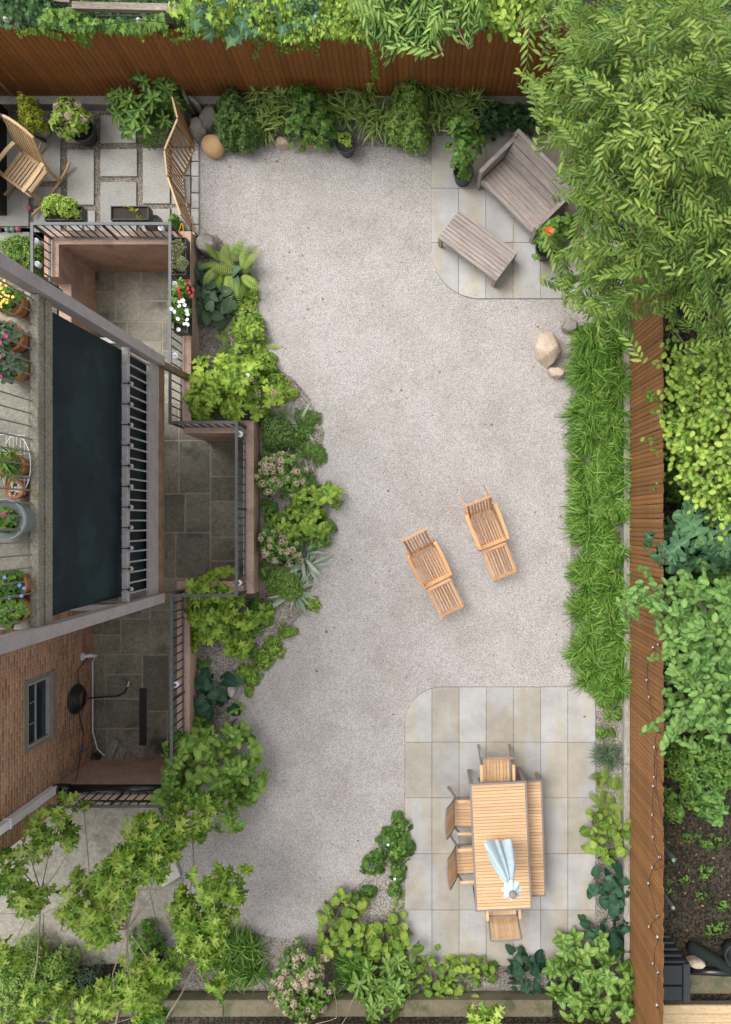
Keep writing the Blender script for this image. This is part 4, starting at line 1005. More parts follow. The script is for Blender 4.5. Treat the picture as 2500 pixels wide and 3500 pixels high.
obj('cable', MB().tube([onfence(*p) for p in [(2270,2540),(2246,2560),(2238,2620),(2268,2690),(2246,2600),(2243,2700),(2262,2790),(2270,2835)]], .004, 5), M['cable'], sgl)
obj('cable', MB().tube([onfence(*p) for p in [(2240,2975),(2262,2963),(2274,2964)]], .004, 5), M['cable'], sgl)
sg2 = thing('string_lights', 'pale cable with clear bulbs wound round the porch top rail', 'string lights', (PX, .5, 2.6)); ys = [1.86-.279*i for i in range(11)]
cab = []
for i in range(len(ys)*8+20):
    y = 2.2-i*.032; a = i*pi/4*1.0; cab.append((PX-.012+.055*cos(a), y, 2.57+.055*sin(a)))
obj('cable', MB().tube(cab, .0045, 5), M['palecable'], sg2)
for i, y in enumerate(ys):
    b = inst('bulb', bg_, sg2, Matrix.Translation(Vector((PX+.058, y, 2.56))-sg2.location) @ Matrix.Diagonal((1.3, 1.3, 1.3, 1))); inst('socket', sk_, b, Matrix.Identity(4))
    obj('clip', MB().rng(PX-.06, PX+.04, y-.006, y+.006, 2.601, 2.607), M['cable'], sg2)
sg3 = thing('string_lights', 'two frosted bulbs hanging over the ivy behind the top fence', 'string lights', W(245, 90, 2.2))
for x, y in ((21, 67), (475, 70)): inst('bulb', bg_, sg3, Matrix.Translation(W(x, y, 2.35)-sg3.location) @ Matrix.Diagonal((1.5, 1.5, 1.5, 1)))
obj('cable', MB().tube([W(-40, 60, 2.42), W(21, 66, 2.42), W(120, 88, 2.36), W(300, 92, 2.32), W(475, 69, 2.42), W(600, 80, 2.4)], .005, 5), M['cable'], sg3)

# ------------------------------------------------------------------ things in the areaway
ZA = -.9
gr = thing('drain_grate', 'long narrow black drain grate in the slate floor', 'grate', W(490, 2450, ZA)); a = W(477, 2352, ZA); b = W(502, 2548, ZA)
obj('frame', MB().rng(a.x, b.x, b.y, a.y, ZA-.02, ZA+.006), M['blackplastic'], gr)
n = 48
for i in range(n):
    y = b.y+(a.y-b.y)*(i+.5)/n; obj('bar', MB().rng(a.x+.008, b.x-.008, y-.006, y+.006, ZA+.0065, ZA+.014), M['irondark'], gr)
for lab, q, w_, z_ in (('long grey board lying on top of the stack in the areaway', ((405, 2525), (368, 2605)), .12, .055), ('grey board lying slanted in the middle of the stack', ((430, 2552), (390, 2620)), .13, .03), ('short broad grey board at the right of the stack', ((457, 2578), (428, 2618)), .17, .028),
                   ('lowest grey board, half under the others in the areaway', ((395, 2560), (345, 2612)), .17, .004)):
    p, r_ = W(*q[0], ZA), W(*q[1], ZA); p.z = r_.z = ZA+z_+.012; obj('loose_board', MB().beam(p, r_, w_, .024), M['timber'], label=lab, cat='board')
hz = thing('hose_coil', 'black garden hose coiled on the brick wall', 'hose', (XB+.08, -3.0, .0))
hc = W(285, 2380, -.45); hy = -(2380-NY)*K(-.35)
for k in range(5):
    rr = .24-.022*k; obj('coil', MB().tube([(XB+.05+.02*k, hy+rr*1.0*cos(a), -.15+rr*sin(a)*1.15) for a in np.linspace(0, 2*pi, 29)], .017, 6), M['blackplastic'], hz)
obj('hanger', MB().rng(XB+.0, XB+.16, hy-.05, hy+.05, .0, .03), M['blackplastic'], hz)
obj('hose_end', MB().tube([(XB+.1, hy-.05, -.38), W(345, 2382, -.75), W(400, 2380, -.88), W(425, 2368, -.87), W(438, 2345, -.86)], .015, 8), M['blackplastic'], hz)
obj('nozzle', MB().tube([W(438, 2346, -.86), W(442, 2328, -.84)], [.02, .012], 8), M['whitepaint'], hz)
obj('conduit', MB().tube([W(330, 2240, -.5), (XB+.05, W(0, 2262, -.75).y, -.75), (XB+.05, W(0, 2500, -.75).y, -.75), W(334, 2560, -.8), W(358, 2584, -.82)], .013, 8), M['whitepaint'], label='thin white conduit running along the foot of the brick wall', cat='pipe')
obj('cord', MB().tube([W(352, 2110, -.3), W(350, 2200, -.6), W(352, 2270, -.86), W(360, 2340, -.88), W(358, 2400, -.88), W(345, 2470, -.88), W(325, 2530, -.6), W(292, 2580, -.2)], .005, 5), M['palecable'], label='pale cord curving loosely across the slate floor', cat='cord')
obj('wall_cable', MB().tube([(XB+.02, W(0, 2250, -.6).y, -.62), (XB+.02, -2.6, -.25), (XB+.02, -3.4, -.3), (XB+.02, -3.75, -.45), (XB+.03, -4.0, -.4), (XB+.25, -4.3, .3), (XB+.25, -4.45, .47)], .007, 5), M['cable'], label='black cable hanging down the brick wall below the hose', cat='cable')
fx = thing('wall_lamp', 'small white lamp fixture on the brick wall above the conduit', 'lamp', (XB, W(0, 2238, -.6).y, -.55)); q = fx.location
obj('plate', MB().rng(XB, XB+.03, q.y-.06, q.y+.06, -.5, -.38, .005), M['whitepaint'], fx)
obj('arm', MB().tube([(XB+.03, q.y, -.44), (XB+.13, q.y+.01, -.46), (XB+.17, q.y-.01, -.55)], [.03, .035, .03], 10), M['whitepaint'], fx)
tp_ = thing('garden_tap', 'brass garden tap low on the brick wall', 'tap', (XB, -4.0, -.5)); q = W(272, 2600, -.3)
obj('spout', MB().tube([(XB, -4.02, -.35), (XB+.09, -4.02, -.35), (XB+.12, -4.02, -.42)], .014, 8), surf('worn brass', (.25, .2, .12), (.4, .33, .2), 20, .4, metal=.6), tp_)
obj('handle', MB().lathe([(.035, -.335), (.035, -.32)], (XB+.06, -4.02, 0), 10), plain('blue enamel', (.08, .12, .3), .4), tp_)
pot('plant_pot', 'small empty black pot in the areaway corner by the boards', 328, 2588, -.76, .075, .14, M['potblack'])
obj('white_plank', MB().rng(-2.985, -2.92, -.95, 1.35, .18, .22, .004), M['whitepaint'], label='long white strip fixed inside the bay parapet', cat='trim')
for i, (y0, y1) in enumerate(((1.35, .6), (.59, -.1), (-.11, -.95))): obj('edging_slab', MB().rng(-2.745, -2.60, y1, y0, -.03, .04, .006), M['rock'], label=('upper', 'middle', 'lower')[i]+' brown edging slab between the parapet and the flower bed', cat='slab')

# ------------------------------------------------------------------ rocks
def rock(label, px, py, rx, ry, h, mat, seed, rough=.22, flat=.0, rz=0., cuts=6, name='rock', cat='rock'):
    """a lump cut by random planes so that it shows flat faces"""
    import bmesh
    bm_ = bmesh.new(); g = random.Random(seed)
    if rough > .1:
        for zz, rr, n in ((1., g.uniform(.6, .8), 6), (.55, 1., 7), (-.61, 1.06, 7)):
            o0 = g.uniform(0, 1)
            for i in range(n):
                a = 2*pi*(i+o0+g.uniform(-.25, .25))/n; q = rr*g.uniform(.82, 1.1); bm_.verts.new((q*cos(a), q*sin(a), zz+(g.uniform(-.16, .1) if zz > 0 else 0)))
        r_ = bmesh.ops.convex_hull(bm_, input=bm_.verts); bmesh.ops.delete(bm_, geom=[v for v in r_['geom_interior'] if isinstance(v, bmesh.types.BMVert)], context='VERTS')
        bmesh.ops.bevel(bm_, geom=list(bm_.edges), offset=.05, segments=1, affect='EDGES')
    else:
        bmesh.ops.create_icosphere(bm_, subdivisions=3, radius=1); pl = [(Vector((g.gauss(0, 1), g.gauss(0, 1), g.gauss(0, .8))).normalized(), g.uniform(.62, .9)) for _ in range(cuts*2)]
        for v in bm_.verts:
            p = v.co.copy()
            for n, d_ in pl:
                e = p.dot(n)-d_
                if e > 0: p -= n*e*.35
            v.co = p
    k = K(h*.5); c = W(px, py, h*.5)
    for v in bm_.verts:
        q_ = 1.0 if rough > .1 else 1.05; x, y = v.co.x*rx*k*q_, v.co.y*ry*k*q_; v.co = Vector((x*cos(rz)-y*sin(rz), x*sin(rz)+y*cos(rz), v.co.z*h*.62+h*.38))
    me = bpy.data.meshes.new(name); bm_.to_mesh(me); bm_.free()
    if rough < .1: me.polygons.foreach_set('use_smooth', [True]*len(me.polygons))
    o_ = obj(name, me, mat, None, label=label, cat=cat); o_.location = (c.x, c.y, 0); return o_
rock('smooth ochre boulder at the corner of the gravel', 730, 496, 42, 37, .30, M['boulder'], 2, .06, cuts=3, name='boulder', cat='boulder')
rock('flat topped grey block of stone just left of the ochre boulder', 680, 440, 29, 40, .32, M['rock'], 3, .2, .6)
rock('tall dark grey stone between the slabs and the round bush', 712, 405, 32, 50, .28, M['rock'], 4, .25, rz=-.5)
rock('grey split rock at the corner of the rendered parapet', 706, 838, 38, 36, .34, M['rock'], 6, .3)
rock('large tan rock with square sides on the gravel by the grass', 1872, 1188, 44, 60, .34, M['tanrock'], 8, .25, .62, rz=.15)
rock('small broken tan rock below the large one', 1902, 1274, 34, 21, .18, M['tanrock'], 9, .3, rz=-.2)
rock('dark rock half under the tree beside the tan rock', 1950, 1115, 30, 26, .2, M['rock'], 10, .25)
rock('small pinkish stone under the sea oats, leftmost', 925, 464, 14, 12, .14, M['tanrock'], 11, .2)
rock('lumpy beige stone at the foot of the top bed', 966, 488, 27, 18, .18, M['tanrock'], 12, .2)
rock('orange flat stone under the dark leaved shrub', 1052, 488, 25, 13, .12, M['boulder'], 13, .2)
rock('small pale stone in the soil below the blue hosta', 760, 1062, 11, 12, .1, M['tanrock'], 14, .2)
rock('white stone at the right of the dark hosta', 792, 2360, 14, 26, .14, M['granite'], 15, .2)
for i, (x, y) in enumerate(((845, 3478), (862, 3484), (877, 3488), (893, 3487), (908, 3478))):
    rock('%s white pebble in the row on the bottom kerb' % ('first', 'second', 'third', 'fourth', 'fifth')[i], x, y, 8, 10 if i in (0, 4) else 7, .07, M['granite'], 20+i, .05, cuts=2, name='pebble', cat='pebble').location.z = .3
def slabstone(label, p0, p1, z, th, mat):
    a, b = W(*p0), W(*p1); a.z = b.z = z/2-.02; obj('stone_slab', MB().beam(a, b, th, z+.04), mat, label=label, cat='stone slab')
slabstone('grey stone slab leaning upright by the top fence, right of the whorled shrub', (645, 345), (665, 390), .42, .05, M['kerb'])
slabstone('second upright grey slab behind the folding screen', (668, 372), (700, 400), .38, .05, M['rock'])
slabstone('long upright slab touching the folding screen', (640, 400), (652, 455), .45, .04, M['kerb'])
slabstone('tall grey slab standing in the far upper left corner', (70, 352), (45, 322), .75, .06, M['kerb'])
slabstone('pale grey slab standing behind the rocking chair', (60, 455), (100, 470), .6, .05, M['kerb'])
bc = [plain('dusty pink glass', (.50, .12, .17), .35), plain('sage green glass', (.20, .31, .26), .35)]
for i, (x, y, c_, l) in enumerate([(103, 712, 0, 'dusty pink ball alone at the railing corner'), (66, 785, 0, 'dusty pink ball at the right end of the row'), (47, 786, 1, 'sage green ball beside the pink one'), (29, 787, 1, 'sage green ball second from the left'), (-2, 785, 0, 'dusty pink ball cut by the photo edge')]):
    p = W(x, y, .05); obj('glass_ball', MB().lathe([(.0455*sin(a), .0455-.0455*cos(a)) for a in np.linspace(0, pi, 13)], (p.x, p.y, .03), 20), bc[c_], smooth=True, label=l, cat='ball', group='coloured glass balls along the terrace edge')
lan = thing('garden_lantern', 'small white banded ornament at the corner of the light green bush', 'ornament', W(1449, 500, .1))
p = W(1449, 500, 0); lan.location.z = 0
obj('body', MB().lathe([(.05, 0), (.055, .03), (.042, .05), (.055, .08), (.042, .10), (.05, .14), (.03, .17), (.02, .2), (0, .21)], (p.x, p.y, 0), 16), M['granite'], lan, smooth=True)
black = thing('black_hose_bar', 'dark metal bar lying across the terrace by the stone pot', 'bar', W(130, 450)); obj('bar', MB().beam(W(25, 418, .45), W(160, 484, .1), .035, .03), M['blackplastic'], black)

# ------------------------------------------------------------------ beyond the fences
sheet('neighbour_ground', [pxpoly([(2100, -600), (4200, -600), (4200, 4300), (2163, 4300), (2163, -600)])], -.004, M['darksoil'])
dkk = thing('neighbour_deck', 'fresh pine decking boards beyond the fence at the bottom right', 'deck', (6, -8.7, 0)); k = K(.35)
for i in range(5):
    y1 = -(3437-NY)*k-i*.145; obj('plank', MB().rng(3.62, 8.5, y1-.14, y1, .32, .35, .004), M['freshplank'], dkk)
obj('joist', MB().rng(3.7, 8.4, -8.75, -8.2, .0, .318), M['oldwood'], dkk)
a, b = W(2400, 3330), W(2800, 3436); obj('neighbour_slab', MB().rng(3.65, b.x, -8.07, a.y, -.02, .02, .004), M['mosskerb'], kind='structure')
gb = thing('garbage_bin', 'black storage box with ribbed lid behind the fence', 'storage box', W(2330, 3340, .0)); zb = .62
a = W(2240, 3297, zb); b = W(2360, 3424, zb)
obj('body', MB().rng(3.66, b.x-.03, b.y+.03, a.y-.03, 0, zb-.04, .01), M['blackplastic'], gb)
obj('lid_panel', MB().rng(3.66, b.x-.13, (a.y+b.y)/2-.02, a.y-.02, zb-.038, zb+.01, .01), M['blackplastic'], gb)
obj('lid_panel', MB().rng(3.66, b.x-.13, b.y+.02, (a.y+b.y)/2-.06, zb-.038, zb+.006, .01), M['blackplastic'], gb)
obj('lid_side', MB().rng(b.x-.12, b.x, b.y, a.y, zb-.10, zb+.015, .015), M['irondark'], gb)
for i in range(7): y = a.y-.025+.075*i; obj('rib', MB().rng(3.66, b.x-.06-.045*i, y+.01, y+.05, zb-.12-.05*i, zb-.05-.05*i, .006), M['irondark'], gb)
def roll(name, label, cat, p, q, z, r, mat): return obj(name, MB().tube([W(*p, z), W(*q, z)], r, 14), mat, smooth=True, label=label, cat=cat)
roll('mesh_roll', 'roll of dark green netting lying beyond the fence', 'roll', (2355, 3232), (2560, 3345), .10, .095, surf('dark green netting', (.004, .011, .009), (.009, .018, .015), 30, .9))
roll('black_tube', 'grey black tube lying beside the storage box', 'tube', (2365, 3318), (2600, 3330), .08, .06, M['blackgloss'])
rock('pale pinkish cloth bundle next to the storage box', 2380, 3290, 34, 17, .2, M['tanrock'], 41, .2, name='cloth_bundle', cat='bundle')
p = W(2520, 3270, .3); obj('black_tub', MB().lathe([(.14, 0), (.20, .3), (.18, .3), (.14, .05)], (p.x, p.y, 0), 24), M['blackplastic'], smooth=True, label='round black tub at the right edge beyond the fence', cat='tub')
for l, p, q in (('upper', (2270, 2440), (2292, 2468)), ('middle', (2277, 2905), (2293, 2930)), ('lower', (2276, 3063), (2290, 3090))):
    a, b = W(*p, .9), W(*q, .9); obj('metal_pole', MB().tube([(a.x, a.y, 1.25), (b.x, b.y, .5)], .028, 10), M['bluegrey'], label=l+' grey metal pole end poking out behind the right fence', cat='pole')
# old fence behind the top one
of = thing('old_rail_fence', 'weathered grey timber rails behind the top fence in the ivy', 'fence', W(500, 40, 2.3)); z = 2.05
obj('rail', MB().beam(W(250, 22, z), W(960, 38, z), .10, .07), M['oldwood'], of); obj('rail', MB().beam(W(60, -8, z-.1), W(240, 6, z-.1), .05, .05), M['oldwood'], of)
for x in (235, 560, 900): q = W(x, 30, z); obj('post', MB().rng(q.x-.05, q.x+.05, q.y-.05, q.y+.05, 0, z-.036), M['oldwood'], of)
lat = thing('lattice', 'grey wooden lattice in the top left corner', 'lattice', W(60, 30, 1.9))
for k in range(9):
    obj('lath', MB().beam(W(-60+k*24, -60, 1.78), W(-10+k*24+40, 78, 1.78), .03, .012), M['oldwood'], lat)
    obj('cross_lath', MB().beam(W(40+k*24, -60, 1.795), W(-70+k*24+20, 78, 1.795), .03, .012), M['oldwood'], lat)

# ------------------------------------------------------------------ loose gravel and litter
def in_poly(x, y, poly):
    ins = np.zeros(len(x), bool); n = len(poly)
    for i in range(n):
        (x0, y0), (x1, y1) = poly[i], poly[(i+1) % n]
        c = ((y0 > y) != (y1 > y)) & (x < (x1-x0)*(y-y0)/((y1-y0) or 1e-9)+x0); ins ^= c
    return ins
pv = np.array([(1, 0, 0), (.2, .9, .1), (-.9, .3, 0), (-.3, -.95, .05), (.05, .05, .75)]); T_peb = (pv, [(0, 1, 4), (1, 2, 4), (2, 3, 4), (3, 0, 4)], np.zeros(5))
def pebbles(name, n, box, s0, s1, mat, keep, z, seed):
    g = np.random.default_rng(seed); x = g.uniform(box[0], box[1], n); y = g.uniform(box[2], box[3], n); k = keep(x, y); x, y = x[k], y[k]; m = len(x)
    sz = g.uniform(s0, s1, m)[:, None]*np.stack([g.uniform(.7, 1.3, m), g.uniform(.5, 1, m), g.uniform(.3, .8, m)], 1)
    me = leafmesh(name, T_peb, np.stack([x, y, np.full(m, z)], 1), rots(g.uniform(0, 6.3, m), g.normal(0, .25, m), g.normal(0, .25, m)), sz, g.uniform(0, 1, m), mat)
    o = bpy.data.objects.new(name, me); col.objects.link(o); o['kind'] = 'stuff'; o['label'] = 'loose stones of the '+name.replace('_', ' '); return o
P1 = [(a, b) for a, b in pxpoly(arc1+[(2035, 2347), (2035, 3300), (1384.5, 3300)])]; P2 = pxpoly(arc2+[(2033, 1022), (2033, 465), (1474.5, 465)])
def kg(x, y): return ~(in_poly(x, y, P1) | in_poly(x, y, P2)) & ((x > -2.6) | (y > 1.7) | (y < -1.25)) & ~((x < -3.3) & (y > 5.5))
pebbles('gravel', 46000, (-3.78, 3.4, -8, 7), .006, .0145, M['pebble'], kg, .0, 1)['kind'] = 'stuff'
pebbles('litter', 380, (-3.78, 3.4, -8, 7), .01, .026, M['deadleaf'], lambda x, y: kg(x, y) & (np.sin(x*1.9+1)*np.sin(y*1.3) > -.2), .004, 5)
pebbles('weed_seedlings', 260, (-3.78, 3.4, -8, 7), .012, .03, M['l_lime'], lambda x, y: kg(x, y) & (np.sin(x*1.1+2)*np.sin(y*.9+1) > .35), .004, 6)
def ke(x, y): return (in_poly(x, y, P1) & ((x < W(1400, 0).x+.05*np.random.default_rng(1).exponential(1, len(x))) | (y > W(0, 2360).y-.07*np.random.default_rng(2).exponential(1, len(x))))) | (in_poly(x, y, P2) & ((x < W(1490, 0).x+.05*np.random.default_rng(3).exponential(1, len(x))) | (y < W(0, 1000).y+.07*np.random.default_rng(4).exponential(1, len(x)))))
pebbles('stray_stones', 14000, (-.3, 3.1, -7.6, 6.6), .006, .013, M['pebble'], ke, .03, 9)
g = np.random.default_rng(31)
spots = [(1678,1455),(1440,1690),(1115,2163),(700,2300),(890,960),(1050,1060),(1330,1950),(1080,2290),(2001,2445),(1340,2440),(1085,3010),(1500,880),(1260,3145),(1270,3100),(1375,1330),(1835,1120),(1100,1020),(950,550),(1620,1745),(1020,2165),(880,1010)]
dl = single(L_wide, M['deadleaf'])
for i, (x, y) in enumerate(spots):
    p = W(x, y); m = Matrix(rots([g.uniform(0, 6)], [g.normal(0, .2)], [g.normal(0, .3)])[0]).to_4x4(); s = g.uniform(.03, .06)
    o_ = bpy.data.objects.new('fallen_leaf', dl); col.objects.link(o_); o_.matrix_world = Matrix.Translation((p.x, p.y, .045 if in_poly(np.array([p.x]), np.array([p.y]), P1)[0] else .02)) @ m @ Matrix.Diagonal((s, s, s, 1))
    setp(o_, 'small curled brown dead leaf lying on the ground', 'leaf', 'dead leaves scattered over the garden')

# ------------------------------------------------------------------ plants
pk = M['blush']
hm = headmesh('pan', .052, 46, .026, pk)
def hyd(label, ells, h, seed, nh=26, nl=140, mat='l_mid'):
    nh = int(nh*1.45)
    t, P, N = plant('hydrangea', label, ells, h, nl, L_oval, .085, M[mat], 'rosette', 5, .1, 60, seed, cat='shrub')
    g = np.random.default_rng(seed); idx = g.choice(len(P), nh, False)
    heads(t, P, idx, hm, .6, 1.15, .05, seed=seed); return t
# along the sunken area, from the top
plant('hosta', 'blue green hosta with broad round leaves beside the rendered parapet', [(700,1000,50,85),(760,985,60,60),(720,1075,26,45),(798,1025,50,50),(690,940,28,50),(810,950,40,50)], .30, 74, L_hosta, .215, M['l_hosta'], 'scatter', 6, -.05, 70, 11, sj=.15, deep=.2, lean=.6)
def fern(label, ells, h, seed, n=16, size=.42, nparts=40, mat='l_fern', base=0.):
    n = max(5, int(n*.62)); size *= 1.08
    return plant('fern', label, ells, h, n*len(ells), L_frond, size, M[mat], 'clump', pitch=.15, nparts=nparts, seed=seed, cat='fern', pname='frond', base=base)
fern('big bright yellow green fern growing out of the blue hosta', [(775,905,80,80),(815,930,75,75),(745,890,60,70)], .35, 12, 17, .48, base=.24)
fern('small upright fern frond cluster below the blue hosta', [(748,1110,45,70),(765,1140,40,40)], .2, 13, 6, .26)
fern('soft green ferns above the oakleaf hydrangea', [(800,1165,60,50),(850,1175,60,50),(900,1180,40,40)], .25, 14, 10, .34)
plant('ground_cover', 'bright yellow green ground cover below the ferns at the gravel edge', [(835,1080,48,62),(855,1010,30,45),(815,1125,30,30),(850,960,25,30)], .16, 420, L_wide, .042, M['l_lime'], 'rosette', 3, .1, 40, 15, cat='ground cover')
t, P, N = plant('oakleaf_hydrangea', 'large lime green oakleaf hydrangea at the corner of the upper parapet', [(740,1290,125,95),(840,1300,90,85),(700,1370,75,60),(830,1385,95,55),(900,1350,60,50)], .85, 40, L_oakhyd, .25, M['l_oakhyd'], 'rosette', 5, .08, 300, 16, cat='shrub', sj=.3, vtop=.1, inner=3, deep=.45)
heads(t, P, np.argsort(-P[:, 0])[:5], hm, .8, 1.1, .08, seed=5)
wf_ = bloom(5, .04, M['petalwhite'])
for x, y in ((848,1282),(808,1318)): q = W(x, y, .8); inst('flower', wf_, t, Matrix.Translation(q-t.location))
plant('ground_cover', 'yellow green low plants at the gravel edge right of the oakleaf hydrangea', [(905,1230,40,40),(960,1310,35,35),(985,1345,32,28),(930,1280,30,40),(880,1195,30,30)], .12, 300, L_wide, .045, M['l_lime'], 'rosette', 3, .1, 30, 17, cat='ground cover')
def iris(label, ells, seed, n, size, pitch=.5):
    return plant('iris', label, ells, .3, n*len(ells), L_sword, size, M['l_iris'], 'clump', pitch=pitch-.25, nparts=60, seed=seed, cat='iris', pname='blade')
iris('two long blue grey iris blades over the olive green ground cover', [(1020,1445,90,80)], 18, 7, .52, .25)
fern('feathery fern tuft behind the round box bush', [(945,1400,50,45),(965,1415,40,30)], .2, 19, 9, .24)
plant('box_bush', 'small round box bush left of the olive green ground cover', [(940,1475,58,65),(975,1500,40,40)], .38, 1500, L_oval, .024, M['l_box'], 'rosette', 3, .3, 0, 20, cat='shrub')
plant('ground_cover', 'olive green tangled ground cover along the gravel edge', [(1050,1430,50,35),(1040,1475,40,30),(1070,1540,45,32),(1090,1560,28,35),(1020,1520,30,40)], .10, 900, L_tiny, .032, M['l_boxlt'], 'rosette', 3, .3, 0, 21, cat='ground cover')
iris('sparse blue grey iris shoots between box bush and cream hydrangea', [(1040,1560,28,60),(985,1550,30,40)], 22, 9, .32, .6)
hyd('cream and pink flowering hydrangea above the bright green shrub by the parapet', [(960,1600,80,62),(925,1640,55,60),(1000,1640,60,55)], .6, 23, 42)
plant('leafy_shrub', 'bright lime green broad leaved shrub reaching out over the gravel', [(1060,1700,95,70),(1010,1790,95,60),(1120,1700,50,50),(1070,1780,60,60),(950,1800,45,50)], .5, 64, L_vib, .14, M['l_lime'], 'rosette', 4, .08, 250, 24, cat='shrub', vtop=.1, inner=2)
hyd('cream and pink flowering hydrangea below the bright green shrub, by the parapet', [(935,1870,62,60),(985,1875,55,50),(920,1830,40,40)], .55, 25, 34)
iris('fan of blue grey iris blades at the gravel edge below the lime shrub', [(1030,1895,75,70),(1045,1935,90,60)], 26, 24, .50, .35)
plant('box_bush', 'low green bush under the lowest iris clump', [(965,1985,65,55),(985,2020,50,35)], .3, 1500, L_tiny, .03, M['l_boxlt'], 'rosette', 3, .3, 0, 27, cat='shrub')
iris('lowest spreading blue grey iris clump', [(1008,2020,90,95)], 28, 32, .52, .3)
plant('ground_cover', 'tiny green creeping plants just below the iris', [(1060,2060,35,22),(1075,2075,25,18)], .07, 140, L_wide, .03, M['l_lime'], 'rosette', 3, .1, 0, 29, cat='ground cover')
t, P, N = plant('oakleaf_hydrangea', 'lime green oakleaf hydrangea growing through the lower corner of the railing', [(730,2060,120,85),(700,2130,90,70),(820,2080,75,70),(740,2190,95,60),(660,2010,40,30)], .80, 34, L_oakhyd, .25, M['l_oakhyd'], 'rosette', 5, .08, 300, 30, cat='shrub', sj=.3, vtop=.1, inner=3, deep=.45)
heads(t, P, np.argsort(P[:, 0])[:2], hm, .6, .8, .08, seed=6)
plant('ground_cover', 'slanting band of yellow green seedlings along a fallen twig on the gravel', [(930,2220,40,42),(900,2255,38,38),(980,2160,32,26),(860,2310,38,40),(830,2300,28,28),(850,2365,14,20),(935,2195,25,20)], .14, 260, L_oval, .055, M['l_lime'], 'rosette', 4, .15, 40, 31, cat='ground cover')
fern('little fern on the gravel at the lower end of the seedling band', [(805,2300,38,40)], .15, 32, 9, .22)
obj('fallen_twig', MB().tube([W(1050,2075,.06), W(960,2165,.08), W(900,2235,.07), W(835,2300,.05)], [.012,.01,.008,.005], 6), M['bark'], label='long brown twig lying slanted across the bed edge', cat='twig')
plant('hosta', 'deep green glossy hosta by the lower railing', [(700,2370,50,52),(750,2345,45,30),(665,2400,32,38),(735,2415,35,32),(785,2400,22,18)], .3, 38, L_hosta, .22, M['l_hostadk'], 'scatter', 6, -.05, 30, 33, sj=.12, deep=.15, lean=.5)
plant('viburnum', 'big broad leaved green shrub over the lower end of the railing', [(770,2500,75,60),(680,2560,100,75),(800,2600,90,80),(700,2680,150,90),(620,2640,70,80),(830,2690,70,70),(780,2790,60,60),(590,2560,40,40),(570,2700,45,30)], 1.25, 140, L_vib, .155, M['l_vib'], 'rosette', 5, .05, 300, 34, cat='shrub', sj=.35, deep=.55, inner=2)
plant('ground_cover', 'loose green seedlings between the two flowering hydrangeas and the parapet', [(915,1740,30,50),(905,1560,25,30),(905,1950,24,40),(1010,1490,30,30)], .2, 90, L_oval, .055, M['l_mid'], 'rosette', 4, .1, 40, 35, cat='ground cover')
plant('leafy_shrub', 'yellow green leafy growth filling the bed between fern and oakleaf hydrangea', [(870,1130,42,50),(900,1250,50,40),(820,1190,40,30),(930,1300,40,36)], .3, 120, L_vib, .08, M['l_lime'], 'rosette', 4, .1, 80, 36, cat='shrub')
plant('ground_cover', 'low mixed green leaves on the soil between the lower oakleaf hydrangea and the iris', [(880,2080,40,40),(860,2150,45,30),(690,2270,30,22),(860,2230,30,26)], .14, 110, L_oval, .055, M['l_mid'], 'rosette', 4, .1, 50, 38, cat='ground cover')
plant('leafy_shrub', 'mid green leaves at the gravel edge below the lime shrub', [(1110,1810,40,40),(1090,1850,35,35),(1060,1650,50,35)], .25, 70, L_oval, .075, M['l_mid'], 'rosette', 4, .1, 60, 37, cat='shrub')
# top bed
plant('yew_bush', 'dark green dense round bush next to the ochre boulder', [(800,380,70,75),(835,440,60,60),(780,440,40,50)], .62, 3600, L_tiny, .04, M['l_box'], 'rosette', 4, .5, 0, 40, cat='shrub')
def oats(label, ells, seed, n=150, size=.6):
    n = int(n*.9)
    return plant('sea_oats', label, ells, .7, n*len(ells), L_oats, size, M['l_bamboo'], 'clump', pitch=.75, nparts=80, seed=seed, cat='grass', pname='blade')
oats('leafy green sea oats between the dark bush and the ivy leaved shrub', [(900,330,75,75),(940,400,75,75),(910,440,60,50),(960,340,60,60)], 41, 110)
plant('leafy_shrub', 'dark green toothed leaf shrub in the middle of the top bed', [(1050,350,80,75),(1085,410,75,65),(1030,430,60,50),(1110,440,50,40)], .75, 230, L_ivy, .085, M['l_mid'], 'rosette', 4, .05, 120, 42, cat='shrub')
oats('tall sea oats behind the tapered black pot', [(1210,330,75,75),(1250,400,85,75),(1180,390,60,60),(1300,430,60,60),(1270,320,60,70)], 43, 120)
plant('light_bush', 'pale green small leaved bush with the white ornament at its foot', [(1405,330,70,60),(1400,400,75,70),(1420,455,60,45),(1360,430,45,45)], .7, 3200, L_oval, .036, M['l_boxlt'], 'rosette', 3, .3, 0, 44, cat='shrub')
oats('sea oats behind the tall potted plant', [(1530,330,70,70),(1560,390,80,70),(1500,400,50,60),(1610,360,60,60),(1590,440,60,40)], 45, 110)
plant('dark_shrub', 'dark low shrub at the shaded right end of the top bed', [(1690,390,80,55),(1760,400,60,50),(1830,400,60,45),(1660,430,50,35)], .5, 420, L_ivy, .055, M['l_dark'], 'rosette', 3, .1, 60, 46, cat='shrub')
